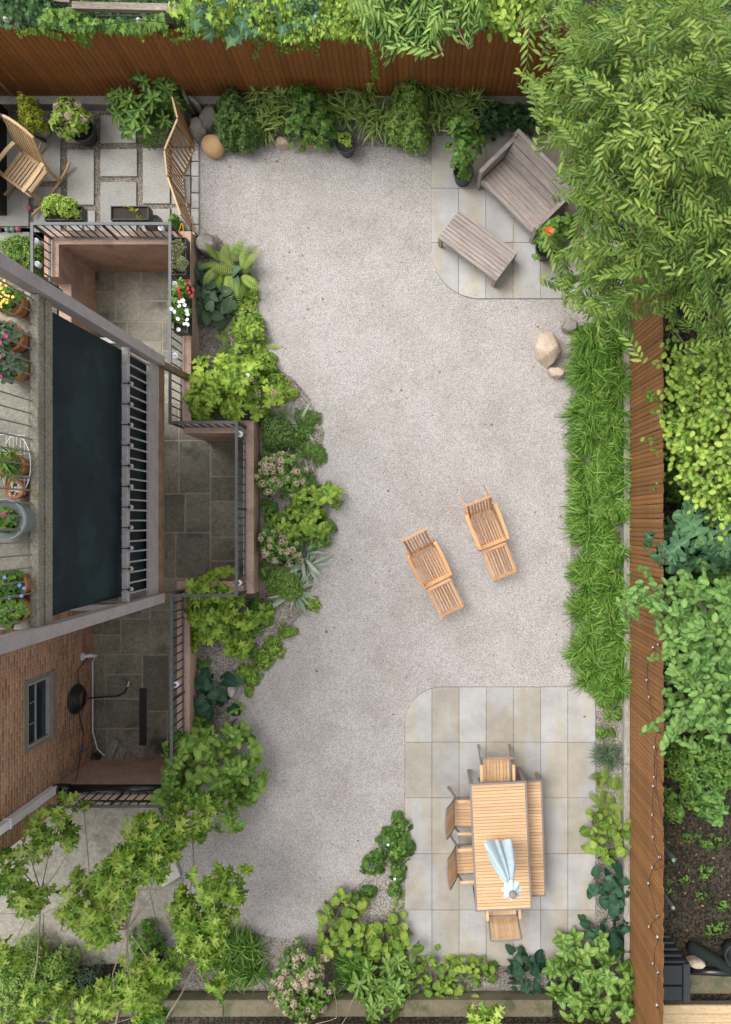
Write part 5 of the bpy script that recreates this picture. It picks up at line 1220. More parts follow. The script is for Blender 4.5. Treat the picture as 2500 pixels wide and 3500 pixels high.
# potted
plant('hibiscus', 'tall leafy plant in the round black pot beside the loveseat', [(1590,500,60,70),(1570,440,50,50),(1575,545,40,40),(1610,450,40,45)], .75, 75, L_wide, .085, M['l_mid'], 'rosette', 4, .0, 150, 50, base=.28, deep=.6)
t, P, N = plant('hibiscus', 'dark leaved plant with one orange flower behind the loveseat arm', [(1895,790,55,55),(1860,840,35,45),(1930,770,45,45)], .45, 70, L_wide, .085, M['l_mid'], 'rosette', 4, .0, 120, 51, base=.32)
fo = bloom(5, .075, M['petalorange'], .25, tmpl([(.02,0),(.3,.25),(.52,.65),(.35,.98),(0,.95)], .1, -.1)); q = W(1877, 791, .88); inst('flower', fo, t, Matrix.Translation(q-t.location))
q = W(1842, 762, .7); inst('flower', bloom(5, .04, plain('salmon petal', (.75,.33,.24), .6), .9), t, Matrix.Translation(q-t.location))
plant('potted_plant', 'small yellow and pink leaved plant in the tapered black pot', [(1172,465,30,18),(1190,485,14,10)], .10, 50, L_wide, .04, M['l_lime'], 'rosette', 4, .3, 40, 52, base=.30, stem=False)
plant('whorled_shrub', 'rhododendron like shrub of glossy whorled leaves on the terrace', [(500,310,85,65),(430,370,70,45),(560,370,60,60),(490,400,80,55),(560,290,50,40),(400,350,40,40),(470,450,30,20),(590,340,30,60)], .95, 80, L_rhodo, .155, M['l_rhodo'], 'rosette', 7, .28, 300, 53, cat='shrub', deep=.5, lump=.1, inner=3)
plant('variegated_shrub', 'upright gold and green variegated shrub in the stone pot', [(100,385,42,55),(85,355,26,35),(115,420,35,30)], .38, 640, L_oval, .036, M['l_yellow'], 'rosette', 3, .5, 80, 54, base=.36, cat='shrub')
t, P, N = plant('hydrangea', 'yellow green hydrangea with cream pink flower heads in the terrace pot', [(240,385,58,50),(215,415,45,45),(265,410,40,40)], .45, 130, L_oval, .085, M['l_lime'], 'rosette', 5, .1, 120, 55, base=.28, cat='shrub')
g_ = np.random.default_rng(3); heads(t, P, g_.choice(len(P), 20, False), hm, .75, 1.0, .05, seed=8, stretch=1.3)
plant('round_shrub', 'soft round green shrub left of the areaway railing', [(60,850,62,50),(70,890,65,45),(120,880,35,50)], .55, 3200, L_tiny, .034, M['l_boxlt'], 'rosette', 3, .5, 0, 56, cat='shrub')
plant('trailing_plant', 'green leaves behind the foot of the folding screen', [(598,765,22,28)], .35, 60, L_oval, .06, M['l_mid'], 'rosette', 4, .2, 30, 57)
plant('planter_foliage', 'light green soft foliage filling the planter by the rocking chair', [(175,700,40,28),(225,705,42,32),(200,685,30,20)], .22, 420, L_oval, .038, M['l_lime'], 'rosette', 4, .4, 60, 58, base=.9, stem=False)
for i, (x, y) in enumerate(((438,717),(478,727))):
    plant('sprig', ('left', 'right')[i]+' small yellow green sprig in the bare planter', [(x, y, 15, 15)], .06, 4, L_lance, .06, M['l_yellow'], 'rosette', 5, .3, 20, 60+i, base=.9, stem=False)
plant('sedum', 'feathery pale sage plants in the upper upright planter', [(608,840,22,24),(608,895,30,32),(600,860,18,20)], .14, 900, L_tiny, .022, M['l_sage'], 'rosette', 4, .7, 0, 62, base=.82, stem=False)
t, P, N = plant('mandevilla', 'green plant with crimson and white trumpet flowers in the lower upright planter', [(612,1000,30,40),(622,985,26,30),(610,1065,30,40),(600,1040,26,26)], .25, 110, L_oval, .06, M['l_mid'], 'rosette', 5, .3, 150, 63, base=.8, stem=False)
tr_w = bloom(5, .042, M['petalwhite'], .5); tr_r = bloom(5, .038, M['petalred'], .5)
for x, y in ((585,1055),(600,1065),(615,1035),(622,1030),(630,1042),(638,1060),(640,1075),(643,1095),(633,1110),(611,1125),(610,1088),(616,1048),(645,1108),(628,1025)): q = W(x, y, 1.12); inst('white_flower', tr_w, t, Matrix.Translation(q-t.location) @ Matrix.Rotation(x*.7, 4, 'Z') @ Matrix.Rotation(.5, 4, 'X'))
for x, y in ((642,962),(616,985),(619,1003),(610,1000),(646,985),(657,990),(660,1012),(655,1018),(615,1025),(645,997),(618,1010)): q = W(x, y, 1.1); inst('red_flower', tr_r, t, Matrix.Translation(q-t.location) @ Matrix.Rotation(y*.7, 4, 'Z') @ Matrix.Rotation(.6, 4, 'X'))
# upper deck pots
def up_plant(i, label, rx, ry, tp, size, mat, k, n, fl=None, seed=70, h=.16):
    t0, c = upp[i]; kk = K(c.z+h*.6); x = NX+c.x/K(c.z+h*.6); y = NY-c.y/K(c.z+h*.6)
    t, P, N = plant('potted_plant', label, [(x, y, rx, ry)], h, n, tp, size, M[mat], 'rosette', k, .25, 60, seed+i, base=c.z, stem=False)
    if fl:
        me, pos = fl; g = np.random.default_rng(i)
        for fx, fy in pos: q = W(fx, fy, c.z+h+.03); inst('flower', me, t, Matrix.Translation(q-t.location) @ Matrix.Rotation(fx, 4, 'Z'))
    return t
fy_ = bloom(5, .028, M['petalyellow'], .2, L_floret); fb_ = bloom(5, .022, M['petalblue'], .2); fp_ = bloom(7, .03, M['petalpink'], .5)
up_plant(0, 'green plant with many yellow flowers behind the porch rails', 42, 45, L_oval, .06, 'l_mid', 5, 40, (fy_, [(5,985),(12,1000),(20,1010),(6,1012),(28,1022),(16,1024),(10,1030),(3,1038),(22,975),(14,960),(2,970),(45,1015),(30,1012),(24,1034),(4,1050)]))
up_plant(1, 'grey green plant with one magenta flower behind the porch rails', 42, 42, L_oval, .075, 'l_hosta', 5, 36, (fp_, [(22,1150),(2,1170)]))
up_plant(2, 'grey green plant with pink buds at the photo edge', 42, 42, L_oval, .075, 'l_hosta', 5, 36, (fp_, [(3,1288),(0,1222)]))
up_plant(3, 'arching strap leaved plant inside the wire stand', 40, 40, L_strap, .17, 'l_mid', 7, 9)
up_plant(5, 'low green plant with pink and yellow flowers in the big glazed pot', 44, 40, L_wide, .045, 'l_mid', 4, 60, (fp_, [(16,1760)]))
up_plant(6, 'bushy green plant dotted with small blue flowers', 50, 55, L_wide, .04, 'l_mid', 4, 110, (fb_, [(17,1973),(68,2000),(84,2010),(75,2036),(33,2042)]), h=.25)
up_plant(7, 'bushy trailing green plant in the lowest deck pot', 52, 50, L_wide, .045, 'l_mid', 4, 120, h=.25)
t0, c = upp[4]; pbm = MB().lathe([(0,-.6),(.8,-.3),(1,0),(.8,.4),(0,.6)], seg=8).mesh('pebble'); pbm.materials.append(plain('cream pebble', (.55,.50,.40), .7, vary=.3))
g_ = random.Random(5)
for i in range(34):
    a, r_ = g_.uniform(0, 6.3), .075*math.sqrt(g_.random()); s = g_.uniform(.009, .015)
    inst('pebble', pbm, t0, Matrix.Translation((r_*cos(a), r_*sin(a), .185)) @ Matrix.Rotation(a, 4, 'Z') @ Matrix.Diagonal((s*1.3, s, s, 1)))
# right grass border
def grass(name, label, poly, n, size, seed, mat='l_grass', clumps=False):
    g = np.random.default_rng(seed); a = np.array(poly, float); x = g.uniform(a[:, 0].min(), a[:, 0].max(), n*3); y = g.uniform(a[:, 1].min(), a[:, 1].max(), n*3)
    k = in_poly(x, y, poly); x, y = x[k][:n], y[k][:n]; t = thing(name, label, 'grass', W(a[:, 0].mean(), a[:, 1].mean()))
    # blades grow in tufts
    nt_ = n//55; tx, ty = x[:nt_], y[:nt_]; m = nt_*60; cx, cy = np.repeat(tx, 60), np.repeat(ty, 60); aa = g.uniform(0, 2*pi, m); rr = g.uniform(0, 10, m)
    X = (cx+rr*np.cos(aa)-NX)*S; Y = -(cy+rr*np.sin(aa)-NY)*S
    if clumps:
        cy_ = np.arange(a[:, 1].min()+30, a[:, 1].max()-10, 78); cc = np.concatenate([np.stack([np.full(len(cy_), x_)+g.normal(0, 10, len(cy_)), cy_+o_+g.normal(0, 10, len(cy_))], 1) for x_, o_ in ((2015, 0), (2095, 38))])
        dx, dy = X/S+NX, NY-Y/S; k_ = np.argmin((dx[:, None]-cc[:, 0])**2+(dy[:, None]-cc[:, 1])**2, 1); dd = np.hypot(dx-cc[k_, 0], dy-cc[k_, 1])
        an = np.arctan2(-(dy-cc[k_, 1]), dx-cc[k_, 0])-pi/2; up_ = .75-np.clip(dd/45, 0, 1)*.75
        leaves(t, L_blade, np.stack([X, Y, np.full(m, .01)], 1), rots(an+g.normal(0, .8, m)+.3, up_*.8+g.normal(0, .22, m), g.normal(0, .2, m)), size*g.uniform(.65, 1.15, m), np.clip(g.uniform(0, .8, m)+.1*np.sin(k_*2.1), 0, .95), M[mat], 200, 'blade', 'blades', rank=g.random(m))
        return t
    az = aa-pi/2+g.normal(0, .3, m); bias = .55*np.sin(X*1.7+Y*2.3)+1.2; az = np.where(g.random(m) < .5, bias+g.normal(0, .5, m), az)
    leaves(t, L_blade, np.stack([X, Y, np.full(m, .01)], 1), rots(az, g.normal(.15, .25, m), g.normal(0, .2, m)), size*g.uniform(.6, 1.15, m), np.clip(g.uniform(0, .75, m)+.2*np.sin(np.repeat(np.arange(nt_), 60)*1.3), 0, .95), M[mat], 200, 'blade', 'blades', rank=g.random(m))
    return t
grass('border_grass', 'long lush green border of arching lilyturf along the right fence', [(1990,1150),(2010,1120),(2120,1090),(2125,1150),(2125,2370),(2080,2380),(2040,2370),(1985,2330),(2003,2270),(1975,2210),(1998,2130),(1972,2080),(1995,1990),(1978,1920),(2000,1850),(1975,1780),(1990,1700),(1968,1600),(1992,1520),(1970,1430),(1990,1340),(1970,1260),(1988,1200)], 15500, .42, 80, clumps=True)
grass('grass_clump', 'fine green grass clump left of the cream hydrangea at the bottom', [(790,3200),(850,3190),(890,3250),(880,3330),(800,3340),(760,3270)], 1500, .42, 81)
grass('grass_clump', 'bright grass tuft between hydrangea and ladys mantle', [(1190,3260),(1250,3260),(1260,3330),(1190,3340)], 900, .36, 82)
grass('grass_tuft', 'dark fine grass tuft above the ferns by the right fence', [(2060,2560),(2100,2560),(2110,2600),(2060,2600)], 260, .34, 83, 'l_hosta')
grass('grass_tuft', 'thin sparse grass tuft below the border grass', [(2070,2440),(2090,2440),(2090,2460),(2070,2460)], 110, .2, 84, 'l_bamboo')
# right bed
plant('ground_cover', 'small mixed green seedlings below the border grass', [(2110,2440,25,22),(2060,2400,20,20),(2060,2505,25,22)], .10, 60, L_wide, .05, M['l_mid'], 'rosette', 4, .1, 30, 85, cat='ground cover')
fern('yellow green fern above the dark grass tuft', [(2110,2530,35,40)], .2, 86, 9, .24)
fern('row of pale ferns in the right bed beside the patio', [(2090,2650,55,55),(2050,2700,60,60),(2100,2720,60,60),(2065,2760,60,55),(2120,2760,45,45),(2065,2820,30,45)], .3, 87, 13, .34, 60)
plant('heuchera', 'bright green scalloped heuchera clump at the right edge of the patio', [(2035,2820,42,40),(2060,2880,60,50),(2110,2830,45,40),(2145,2890,28,28),(2085,2910,50,30)], .3, 105, L_round, .115, M['l_mantle'], 'scatter', 5, .1, 130, 88, deep=.25, lean=1)
plant('hosta', 'deep green cream edged hosta in the upper part of the right bed', [(2040,3010,38,36),(2100,2990,40,35),(2080,3050,35,45),(2130,3040,28,30),(2105,3100,35,45),(2130,3150,18,25)], .28, 50, L_hosta, .175, M['l_hostadk'], 'scatter', 6, 0, 50, 89, sj=.2, deep=.2, lean=.6)
plant('hosta', 'deep green hosta just above the bright corner shrub', [(2030,3170,38,30),(2075,3190,45,35),(2115,3210,35,35),(2120,3160,30,25),(2100,3240,35,30)], .28, 40, L_hosta, .175, M['l_hostadk'], 'scatter', 6, 0, 40, 90, sj=.2, deep=.2, lean=.6)
plant('corner_shrub', 'bright green broad pointed leaf shrub filling the bottom right corner', [(1940,3270,60,50),(2030,3260,70,60),(1900,3350,55,50),(2000,3370,90,70),(2100,3350,80,70),(2060,3430,90,60),(1960,3440,60,50),(2130,3440,50,50),(2070,3250,50,40)], .6, 84, L_vib, .165, M['l_rhodo'], 'rosette', 5, .12, 300, 91, cat='shrub', sj=.3, inner=3)
plant('hosta', 'deep green hosta on the bottom edge of the patio', [(1790,3330,55,50),(1770,3280,25,30),(1735,3285,22,20),(1800,3400,45,25),(1760,3395,30,25),(1830,3300,25,30)], .26, 48, L_hosta, .17, M['l_hostadk'], 'scatter', 6, 0, 34, 92, sj=.2, deep=.2, lean=.6)
plant('hosta', 'dark hosta leaves at the left foot of the corner shrub', [(1880,3310,30,35),(1870,3370,28,28),(1905,3400,30,24)], .26, 20, L_hosta, .16, M['l_hostadk'], 'scatter', 6, 0, 14, 93, sj=.2, deep=.2, lean=.6)
def mantle(label, ells, seed, n, h=.3, size=.105, mat='l_mantle'):
    return plant('ladys_mantle', label, ells, h, n, L_round, size, M[mat], 'scatter', 5, .1, min(n, 200), seed, deep=.25, lean=1.)
mantle('big clump of scalloped ladys mantle leaves at the lower left of the patio', [(1165,3110,50,45),(1210,3080,45,40),(1140,3180,60,65),(1200,3180,65,60),(1240,3230,60,45),(1150,3240,45,30),(1190,3240,40,30)], 94, 150, .36, .125)
mantle('ladys mantle clump below the dining patio corner', [(1310,3200,45,35),(1360,3190,45,40),(1330,3260,50,40),(1390,3230,40,35),(1290,3250,40,30)], 95, 85, .34, .12)
mantle('yellowing ladys mantle spreading along the bottom of the patio', [(1440,3320,40,45),(1500,3340,60,50),(1570,3330,60,60),(1620,3310,60,40),(1540,3400,60,30),(1660,3330,40,25),(1470,3280,40,22),(1480,3390,30,20),(1610,3400,30,20)], 96, 190, .28, .10)
plant('pachysandra', 'large whorled leaf shrub at the bottom centre', [(1310,3330,60,45),(1265,3390,65,45),(1350,3380,60,55),(1310,3430,70,45),(1290,3470,40,25),(1380,3320,35,35)], .6, 40, L_rhodo, .185, M['l_rhodo'], 'rosette', 8, .18, 300, 97, cat='shrub', deep=.35, lump=.08, inner=3)
hyd('large cream flowering hydrangea at the bottom of the photo', [(1030,3320,85,75),(990,3390,85,75),(1080,3390,85,65),(1040,3450,80,45),(1060,3300,60,50)], .75, 98, 85, 260)
plant('geranium', 'small leaved green geranium at the left edge of the dining patio', [(1368,2820,36,42),(1330,2870,40,40),(1380,2900,45,45),(1350,2930,40,35),(1270,2965,42,35),(1290,2930,30,28),(1360,2990,30,40),(1350,3050,25,30)], .2, 330, L_round, .05, M['l_mid'], 'rosette', 3, .1, 120, 99, cat='ground cover')
for x, y in ((1327,2886),(1350,3003)): q = W(x, y, .22); o_ = obj('white_blossom', bloom(5, .03, M['petalwhite']), None, label='single white flower '+('above' if y < 2900 else 'low')+' in the geranium patch', cat='flower'); o_.location = q
plant('ground_cover', 'small fern like green sprout on the gravel above the ladys mantle', [(1262,3050,28,22),(1235,3080,20,20)], .14, 120, L_oval, .04, M['l_mid'], 'rosette', 4, .2, 40, 100, cat='ground cover')
fern('little pale fern between geranium and bare soil', [(1365,3080,30,35),(1360,3115,20,25)], .15, 101, 8, .2)
plant('fine_shrub', 'fine leaved olive green shrub at the bottom left corner', [(90,3270,85,60),(150,3330,90,70),(60,3350,80,80),(180,3400,70,70),(60,3440,80,60),(210,3300,50,50)], .6, 3600, L_tiny, .042, M['l_boxlt'], 'rosette', 3, .5, 0, 102, cat='shrub')
plant('leafy_shrub', 'dull green oval leaved shrub under the oak saplings', [(490,3220,55,50),(520,3290,60,50),(480,3350,55,50),(530,3400,50,50),(540,3460,50,40),(560,3340,40,50)], .5, 190, L_vib, .095, M['l_mid'], 'rosette', 5, .1, 150, 103, cat='shrub')
plant('grey_perennial', 'grey green airy plant in shadow under the oak saplings', [(300,3350,60,60),(340,3400,60,50),(280,3430,60,50)], .35, 500, L_lance, .05, M['l_hosta'], 'rosette', 3, .4, 0, 104)

# ------------------------------------------------------------------ oak saplings at the lower left
def oaktree(label, base, cl, seed, size=.185, per=7, mat='l_oak', top=None):
    b = W(*base); b.z = 0; t = thing('oak_sapling', label, 'tree', b); g = np.random.default_rng(seed); P = []; N = []; tw = MB(); tb = MB(); hub = None
    for (x, y, rx, ry, z) in cl:
        k = K(z); m = max(4, int(rx*ry/330*per/7)); a = g.uniform(0, 2*pi, m); r = np.sqrt(g.uniform(0, 1, m)); zz = z-.35*r*r+g.normal(0, .12, m)
        c = W(x, y, z); P.append(np.stack([c.x+rx*k*r*np.cos(a), c.y+ry*k*r*np.sin(a), zz], 1)); N.append(np.stack([np.cos(a)*r*.5, np.sin(a)*r*.5, np.ones(m)], 1))
        if hub is None:
            cc = sum((W(*q_[:2], q_[4]) for q_ in cl), Vector())/len(cl); hub = Vector((cc.x*.9+b.x*.1, cc.y*.85+b.y*.15, z*.72)); tb.tube([b, b.lerp(hub, .5)+Vector((.07, .03, 0)), hub], [.018, .014, .011], 7)
        mid = hub.lerp(c, .55)+Vector((g.uniform(-.1, .1), g.uniform(-.05, .05), .05)); tb.tube([hub, mid, c-Vector((0, 0, .15))], [.009, .007, .004], 5)
        for q in P[-1][:14]: tw.tube([c-Vector((0, 0, .25)), Vector(q)*.5+c*.5-Vector((0, 0, .12)), q], [.005, .004, .0025], 4, False)
    P = np.concatenate(P); N = np.concatenate(N); m = len(P); k5 = 5
    Pc = np.repeat(P, k5, 0); Nc = np.repeat(N, k5, 0); az = np.repeat(g.uniform(0, 6.3, m), k5)+np.tile(np.arange(k5)*2*pi/k5, m)+g.normal(0, .3, m*k5)
    size *= 1.22; leaves(t, L_oak, Pc, rots(az, g.normal(-.12, .35, m*k5), g.normal(0, .45, m*k5), Nc), size*g.uniform(.6, 1.15, m*k5), np.clip(np.repeat(g.uniform(0, .5, m), k5)+g.uniform(0, .45, m*k5), 0, .95), M[mat], 300)
    obj('trunk', tb, M['twig'], t); obj('twigs', tw, M['twig'], t, kind='stuff'); return t
oaktree('oak sapling with drooping lobed leaves at the left edge over the concrete', (90, 3500), [(190,2785,60,32,2.2),(130,2850,58,34,2.2),(235,2900,50,28,2.1),(50,2920,58,34,2.2),(40,3010,60,50,2.1),(110,3060,45,38,2.0),(50,3110,50,52,2.0),(130,2900,40,30,2.3),(20,3290,45,60,1.8)], 110, .18)
oaktree('tall oak sapling spreading lime green lobed leaves over the concrete path', (390, 3530), [(480,2870,80,40,2.5),(420,2930,60,36,2.4),(520,2930,60,40,2.4),(340,3150,55,44,2.1),(480,3440,60,50,1.6),(560,3330,50,40,1.7),(560,2910,55,40,2.4),(430,2960,78,38,2.5),(520,2980,62,45,2.3),(350,3000,60,30,2.4),(270,3075,66,52,2.2),(350,3110,62,62,2.3),(240,3150,50,38,2.1),(330,3200,66,45,2.1),(400,3060,50,40,2.5),(450,3390,60,60,1.7),(380,3440,50,40,1.5),(620,2860,35,28,2.1)], 111, .195)
oaktree('oak sapling with pale new leaves beside the gravel, right of the tall one', (520, 3560), [(690,3050,55,42,2.1),(700,3210,70,50,1.9),(620,3120,50,50,1.9),(660,3260,60,45,1.8),(800,3050,30,28,2.0),(770,3065,40,34,2.1),(730,3120,62,42,2.0),(650,3180,70,50,1.9),(740,3220,62,56,1.9),(690,3300,62,42,1.8),(750,3370,45,28,1.7)], 112, .185)
oaktree('low oak sapling with yellow green leaves below the big broad leaved shrub', (640, 3100), [(600,2770,60,30,1.5),(680,2790,55,30,1.5),(560,2800,40,26,1.5),(640,2840,70,28,1.4),(720,2760,28,18,1.4),(670,2870,26,18,1.2)], 113, .15, 8)
oaktree('dark oak leaves at the bottom left corner of the photo', (200, 3700), [(130,3440,80,45,1.5),(60,3490,80,40,1.4),(230,3480,70,40,1.4),(320,3500,60,30,1.4),(450,3500,60,30,1.5),(300,3420,40,25,1.4)], 114, .17)
oaktree('lobed leaf shoot poking up from the bottom edge below the patio', (1680, 3640), [(1690,3490,45,22,1.6),(1640,3500,25,14,1.5)], 115, .17)
mb = MB()
for i, a in enumerate(((1140,3380,1150,3480),(1150,3480,1080,3500),(1230,3350,1195,3440),(1195,3440,1170,3500),(1130,3400,1090,3370),(1160,3430,1190,3410),(960,3250,925,3290),(700,3290,660,3260))): mb.tube([W(a[0], a[1], 1.1), W((a[0]+a[2])/2+6, (a[1]+a[3])/2, 1.0), W(a[2], a[3], .8)], [.004, .006, .008], 5)
bt = thing('bare_twigs', 'bare grey branching twigs over the bottom hydrangea', 'twigs', W(1150, 3440)); obj('twigs', mb, M['twig'], bt, kind='stuff')

# ------------------------------------------------------------------ trees with willow like leaves
def spraytree(name, label, base, poly, n, zr, tp, size, mat, seed, org, nl=19, slen=(.45, .8), nparts=300, zc=4.3, twigs=True, fruit=0, droop=.45, holes=(), wl=1., apt=.5, tj=.75, azj=.09):
    g = np.random.default_rng(seed); a = np.array(poly, float); b = W(*base); t = thing(name, label, 'tree', (b.x, b.y, 0))
    P = []; A = []; PI_ = []; RO = []; SZ = []; V = []; tw = MB(); cnt = 0; tips = []
    while cnt < n:
        x, y = g.uniform(a[:, 0].min(), a[:, 0].max()), g.uniform(a[:, 1].min(), a[:, 1].max())
        if not in_poly(np.array([x]), np.array([y]), poly)[0] or any(in_poly(np.array([x]), np.array([y]), h_)[0] for h_ in holes): continue
        cnt += 1; z = g.uniform(*zr)*(1-.22*(math.hypot(x-org[0], y-org[1])/900)**2); c = W(x, y, z)
        th = math.atan2(-(y-org[1]), x-org[0])+g.normal(0, tj); L = g.uniform(*slen); k = K(z)
        d = np.array([cos(th), sin(th), 0.]); pr = np.array([-sin(th), cos(th), 0.])
        s = np.linspace(.06, 1, nl); curve = .12*g.normal()
        pts = np.array([c.x, c.y, c.z])+(s*L-L)[:, None]*d+(curve*s**2*L)[:, None]*pr; pts[:, 2] += (.25*s-droop*s*s)*L
        side = np.where(np.arange(nl) % 2, 1, -1); fan = apt*1.6*(1-.42*s); az = th-pi/2+side*fan+g.normal(0, azj, nl); az[-1] = th-pi/2
        P.append(pts); A.append(az); PI_.append(-.16+g.normal(0, .18, nl)-.15*s); RO.append(side*-.25+g.normal(0, .2, nl)); SZ.append(size*g.uniform(.75, 1.1, nl)*(1.1-.35*abs(s-.4)))
        yv = g.uniform(0, .55); V.append(np.clip(yv+.25*s+g.uniform(0, .15, nl), 0, .95)); tips.append(pts[0])
        if twigs: tw.tube([Vector(pts[0]), Vector(pts[nl//2]), Vector(pts[-1])], [.004, .003, .0015], 4, False)
    P = np.concatenate(P); A = np.concatenate(A)
    leaves(t, tp, P, rots(A, np.concatenate(PI_), np.concatenate(RO)), np.concatenate(SZ)*wl, np.concatenate(V), M[mat], nparts, 'leaf', 'crown')
    if twigs: obj('twigs', tw, M['twigbrown'], t, kind='stuff')
    fr_ = min(1, .2+n/300); tr = MB(); tr.tube([(b.x, b.y, -.02), (b.x+.06, b.y-.05, zc*.25), (b.x-.05, b.y+.03, zc*.5), (b.x, b.y, zc*.68)], [.16, .13, .10, .06], 10)
    for i in range(16):
        q = Vector(tips[int(i*len(tips)/16)]); m1 = Vector((b.x, b.y, zc*.55)).lerp(q, .45); m1.z += .15
        tr.tube([(b.x, b.y, zc*(.4+.02*i)), m1, q], [.05*fr_, .03*fr_, .008*max(.5, fr_)], 6)
    obj('trunk', tr, M['bark'], t)
    if fruit:
        fm = MB().lathe([(0, -1), (.7, -.7), (1, 0), (.7, .7), (0, 1)], seg=8).mesh('fruit'); fm.materials.append(plain('pale green fruit', (.28, .32, .10), .5))
        for i in g.choice(len(P), fruit, False): inst('fruit', fm, t, Matrix.Translation(Vector(P[i])-t.location+Vector((0, 0, .04))) @ Matrix.Diagonal((.018, .018, .02, 1)))
    return t
crown = [(1800,-60),(1830,60),(1900,140),(1800,200),(1775,260),(1850,300),(1830,380),(1860,430),(1830,450),(1900,520),(1920,600),(1990,620),(2010,700),(1990,760),(1940,790),(1920,830),(1950,900),(1900,960),(1900,1010),(2010,1080),(2100,1160),(2200,1230),(2230,1120),(2290,1040),(2330,1100),(2430,1190),(2600,1160),(2600,-60)]
low = [(1950,-60),(1990,300),(2040,560),(2090,700),(2120,950),(2250,1000),(2600,1080),(2600,-60)]
HO = [[(2235,740),(2290,730),(2300,860),(2240,870)],[(2170,1080),(2270,1040),(2270,1200),(2190,1290)],[(2350,1050),(2430,1060),(2420,1130),(2360,1130)],[(2080,560),(2150,580),(2130,650),(2070,620)],[(1830,60),(1870,90),(1860,170),(1810,200)],[(1960,840),(2010,850),(2000,930),(1950,920)]]
spraytree('peach_tree', 'large tree with long narrow leaves over the upper right of the garden', (2330, 420), crown, 640, (3.1, 5.1), L_tree, .122, 'l_tree', 120, (2260, 420), fruit=26, apt=.62, tj=1.05, holes=HO)
spraytree('crown_shade_layer', 'lower branches below the large narrow leaved tree, coloured darker for the shade in its gaps', (2420, 760), low, 330, (1.8, 2.9), L_tree, .13, 'l_dark', 121, (2280, 420), zc=3., nparts=100, holes=HO, tj=1.1)  # dark leaf colour of this lower layer stands in for shade between the sprays
spraytree('overhanging_shrub', 'glossy narrow leaved branch hanging over the top fence, right of the ivy', (1340, -60), [(1210,-40),(1230,90),(1300,140),(1330,190),(1400,170),(1480,150),(1600,90),(1660,40),(1700,-40)], 105, (2.5, 3.1), L_lance, .16, 'l_rhodo', 122, (1400, -80), nl=15, zc=2.7, nparts=120)
spraytree('overhanging_shrub', 'pale broad leaved branch over the top fence beside the big tree', (1760, -90), [(1610,-40),(1650,40),(1700,90),(1760,95),(1840,30),(1850,-40)], 60, (2.4, 3.0), L_vib, .115, 'l_lime', 123, (1740, -80), nl=13, zc=2.6, nparts=120)
# neighbour's planting beyond the right fence
spraytree('lime_shrub', 'lime green round leaved shrub beyond the right fence, below the tree', (2420, 1480), [(2300,1180),(2290,1300),(2275,1450),(2280,1560),(2330,1640),(2380,1760),(2600,1800),(2600,1130),(2400,1180)], 470, (1.1, 2.6), L_wide, .095, 'l_lime', 124, (2450, 1450), nl=7, tj=1.6, azj=.5, zc=2., slen=(.3, .55))
plant('dark_ivy_bank', 'dark green ivy like bank under the lime shrub beyond the fence', [(2370,1330,110,90),(2400,1500,130,120),(2360,1230,90,70),(2480,1250,60,70),(2450,1700,90,90),(2440,1980,110,70),(2420,1900,110,90),(2330,1650,60,60)], 1.0, 1500, L_wide, .095, M['l_mid'], 'rosette', 4, .0, 60, 125, cat='shrub')
t, P, N = plant('fig_tree', 'large lobed blue green fig leaves over the right fence', [(2300,1840,70,55),(2380,1830,70,60),(2450,1860,70,60),(2330,1780,50,40),(2440,1790,60,40),(2280,1890,50,30),(2250,1830,40,30),(2360,1900,60,35)], 2.3, 34, L_fig, .28, M['l_fig'], 'rosette', 5, .0, 280, 126, cat='tree', deep=.18, lump=.06)
spraytree('palmate_shrub', 'mid green broad leafed shrub spilling over the right fence below the fig', (2430, 2300), [(2240,2000),(2250,2090),(2280,2160),(2270,2300),(2275,2500),(2330,2540),(2420,2520),(2600,2560),(2600,1950),(2450,1990),(2380,2010),(2290,1990)], 300, (1.3, 2.7), L_vib, .13, 'l_palm', 127, (2450, 2250), nl=9, tj=1.3, azj=.35, zc=2., slen=(.3, .55))
spraytree('palmate_shrub', 'single shoot of round leaves reaching left over the fence and grass', (2330, 2080), [(2120,2040),(2130,2070),(2190,2075),(2250,2060),(2250,2040),(2190,2035)], 9, (2.1, 2.3), L_vib, .11, 'l_palm', 128, (2350, 2060), nl=11, zc=2., nparts=99, slen=(.3, .4))
plant('creeper', 'hanging green creeper beyond the fence above the bare soil', [(2440,2640,90,90),(2330,2620,50,80),(2400,2720,70,60),(2420,2560,90,60),(2300,2760,30,60)], .9, 1300, L_wide, .055, M['l_mid'], 'rosette', 3, .0, 60, 129, cat='shrub')
plant('drooping_shoot', 'drooping bright leafy shoot above the neighbour bare soil', [(2410,2700,40,55),(2405,2760,28,40)], 1.5, 70, L_vib, .10, M['l_palm'], 'rosette', 4, -.2, 100, 130, deep=.1)
plant('weeds', 'scattered small weeds on the dark soil beyond the fence', [(2340,3000,30,25),(2420,2990,35,30),(2290,3040,16,40),(2440,3180,30,25),(2400,3060,20,20),(2480,3100,22,22),(2440,2880,60,30),(2360,2870,30,20),(2300,2940,18,22),(2470,3170,25,20)], .1, 130, L_wide, .045, M['l_mid'], 'rosette', 3, .1, 60, 131, cat='weeds')
spots2 = np.random.default_rng(8)
for i in range(26):
    p = W(2285+spots2.uniform(0, 215), 2800+spots2.uniform(0, 420)); m = Matrix(rots([spots2.uniform(0, 6)], [0], [0])[0]).to_4x4(); s = spots2.uniform(.03, .06)
    o_ = bpy.data.objects.new('fallen_leaf', dl); col.objects.link(o_); o_.matrix_world = Matrix.Translation((p.x, p.y, .01)) @ m @ Matrix.Diagonal((s, s, s, 1))
    setp(o_, 'small curled brown dead leaf lying on the ground', 'leaf', 'dead leaves scattered over the garden')
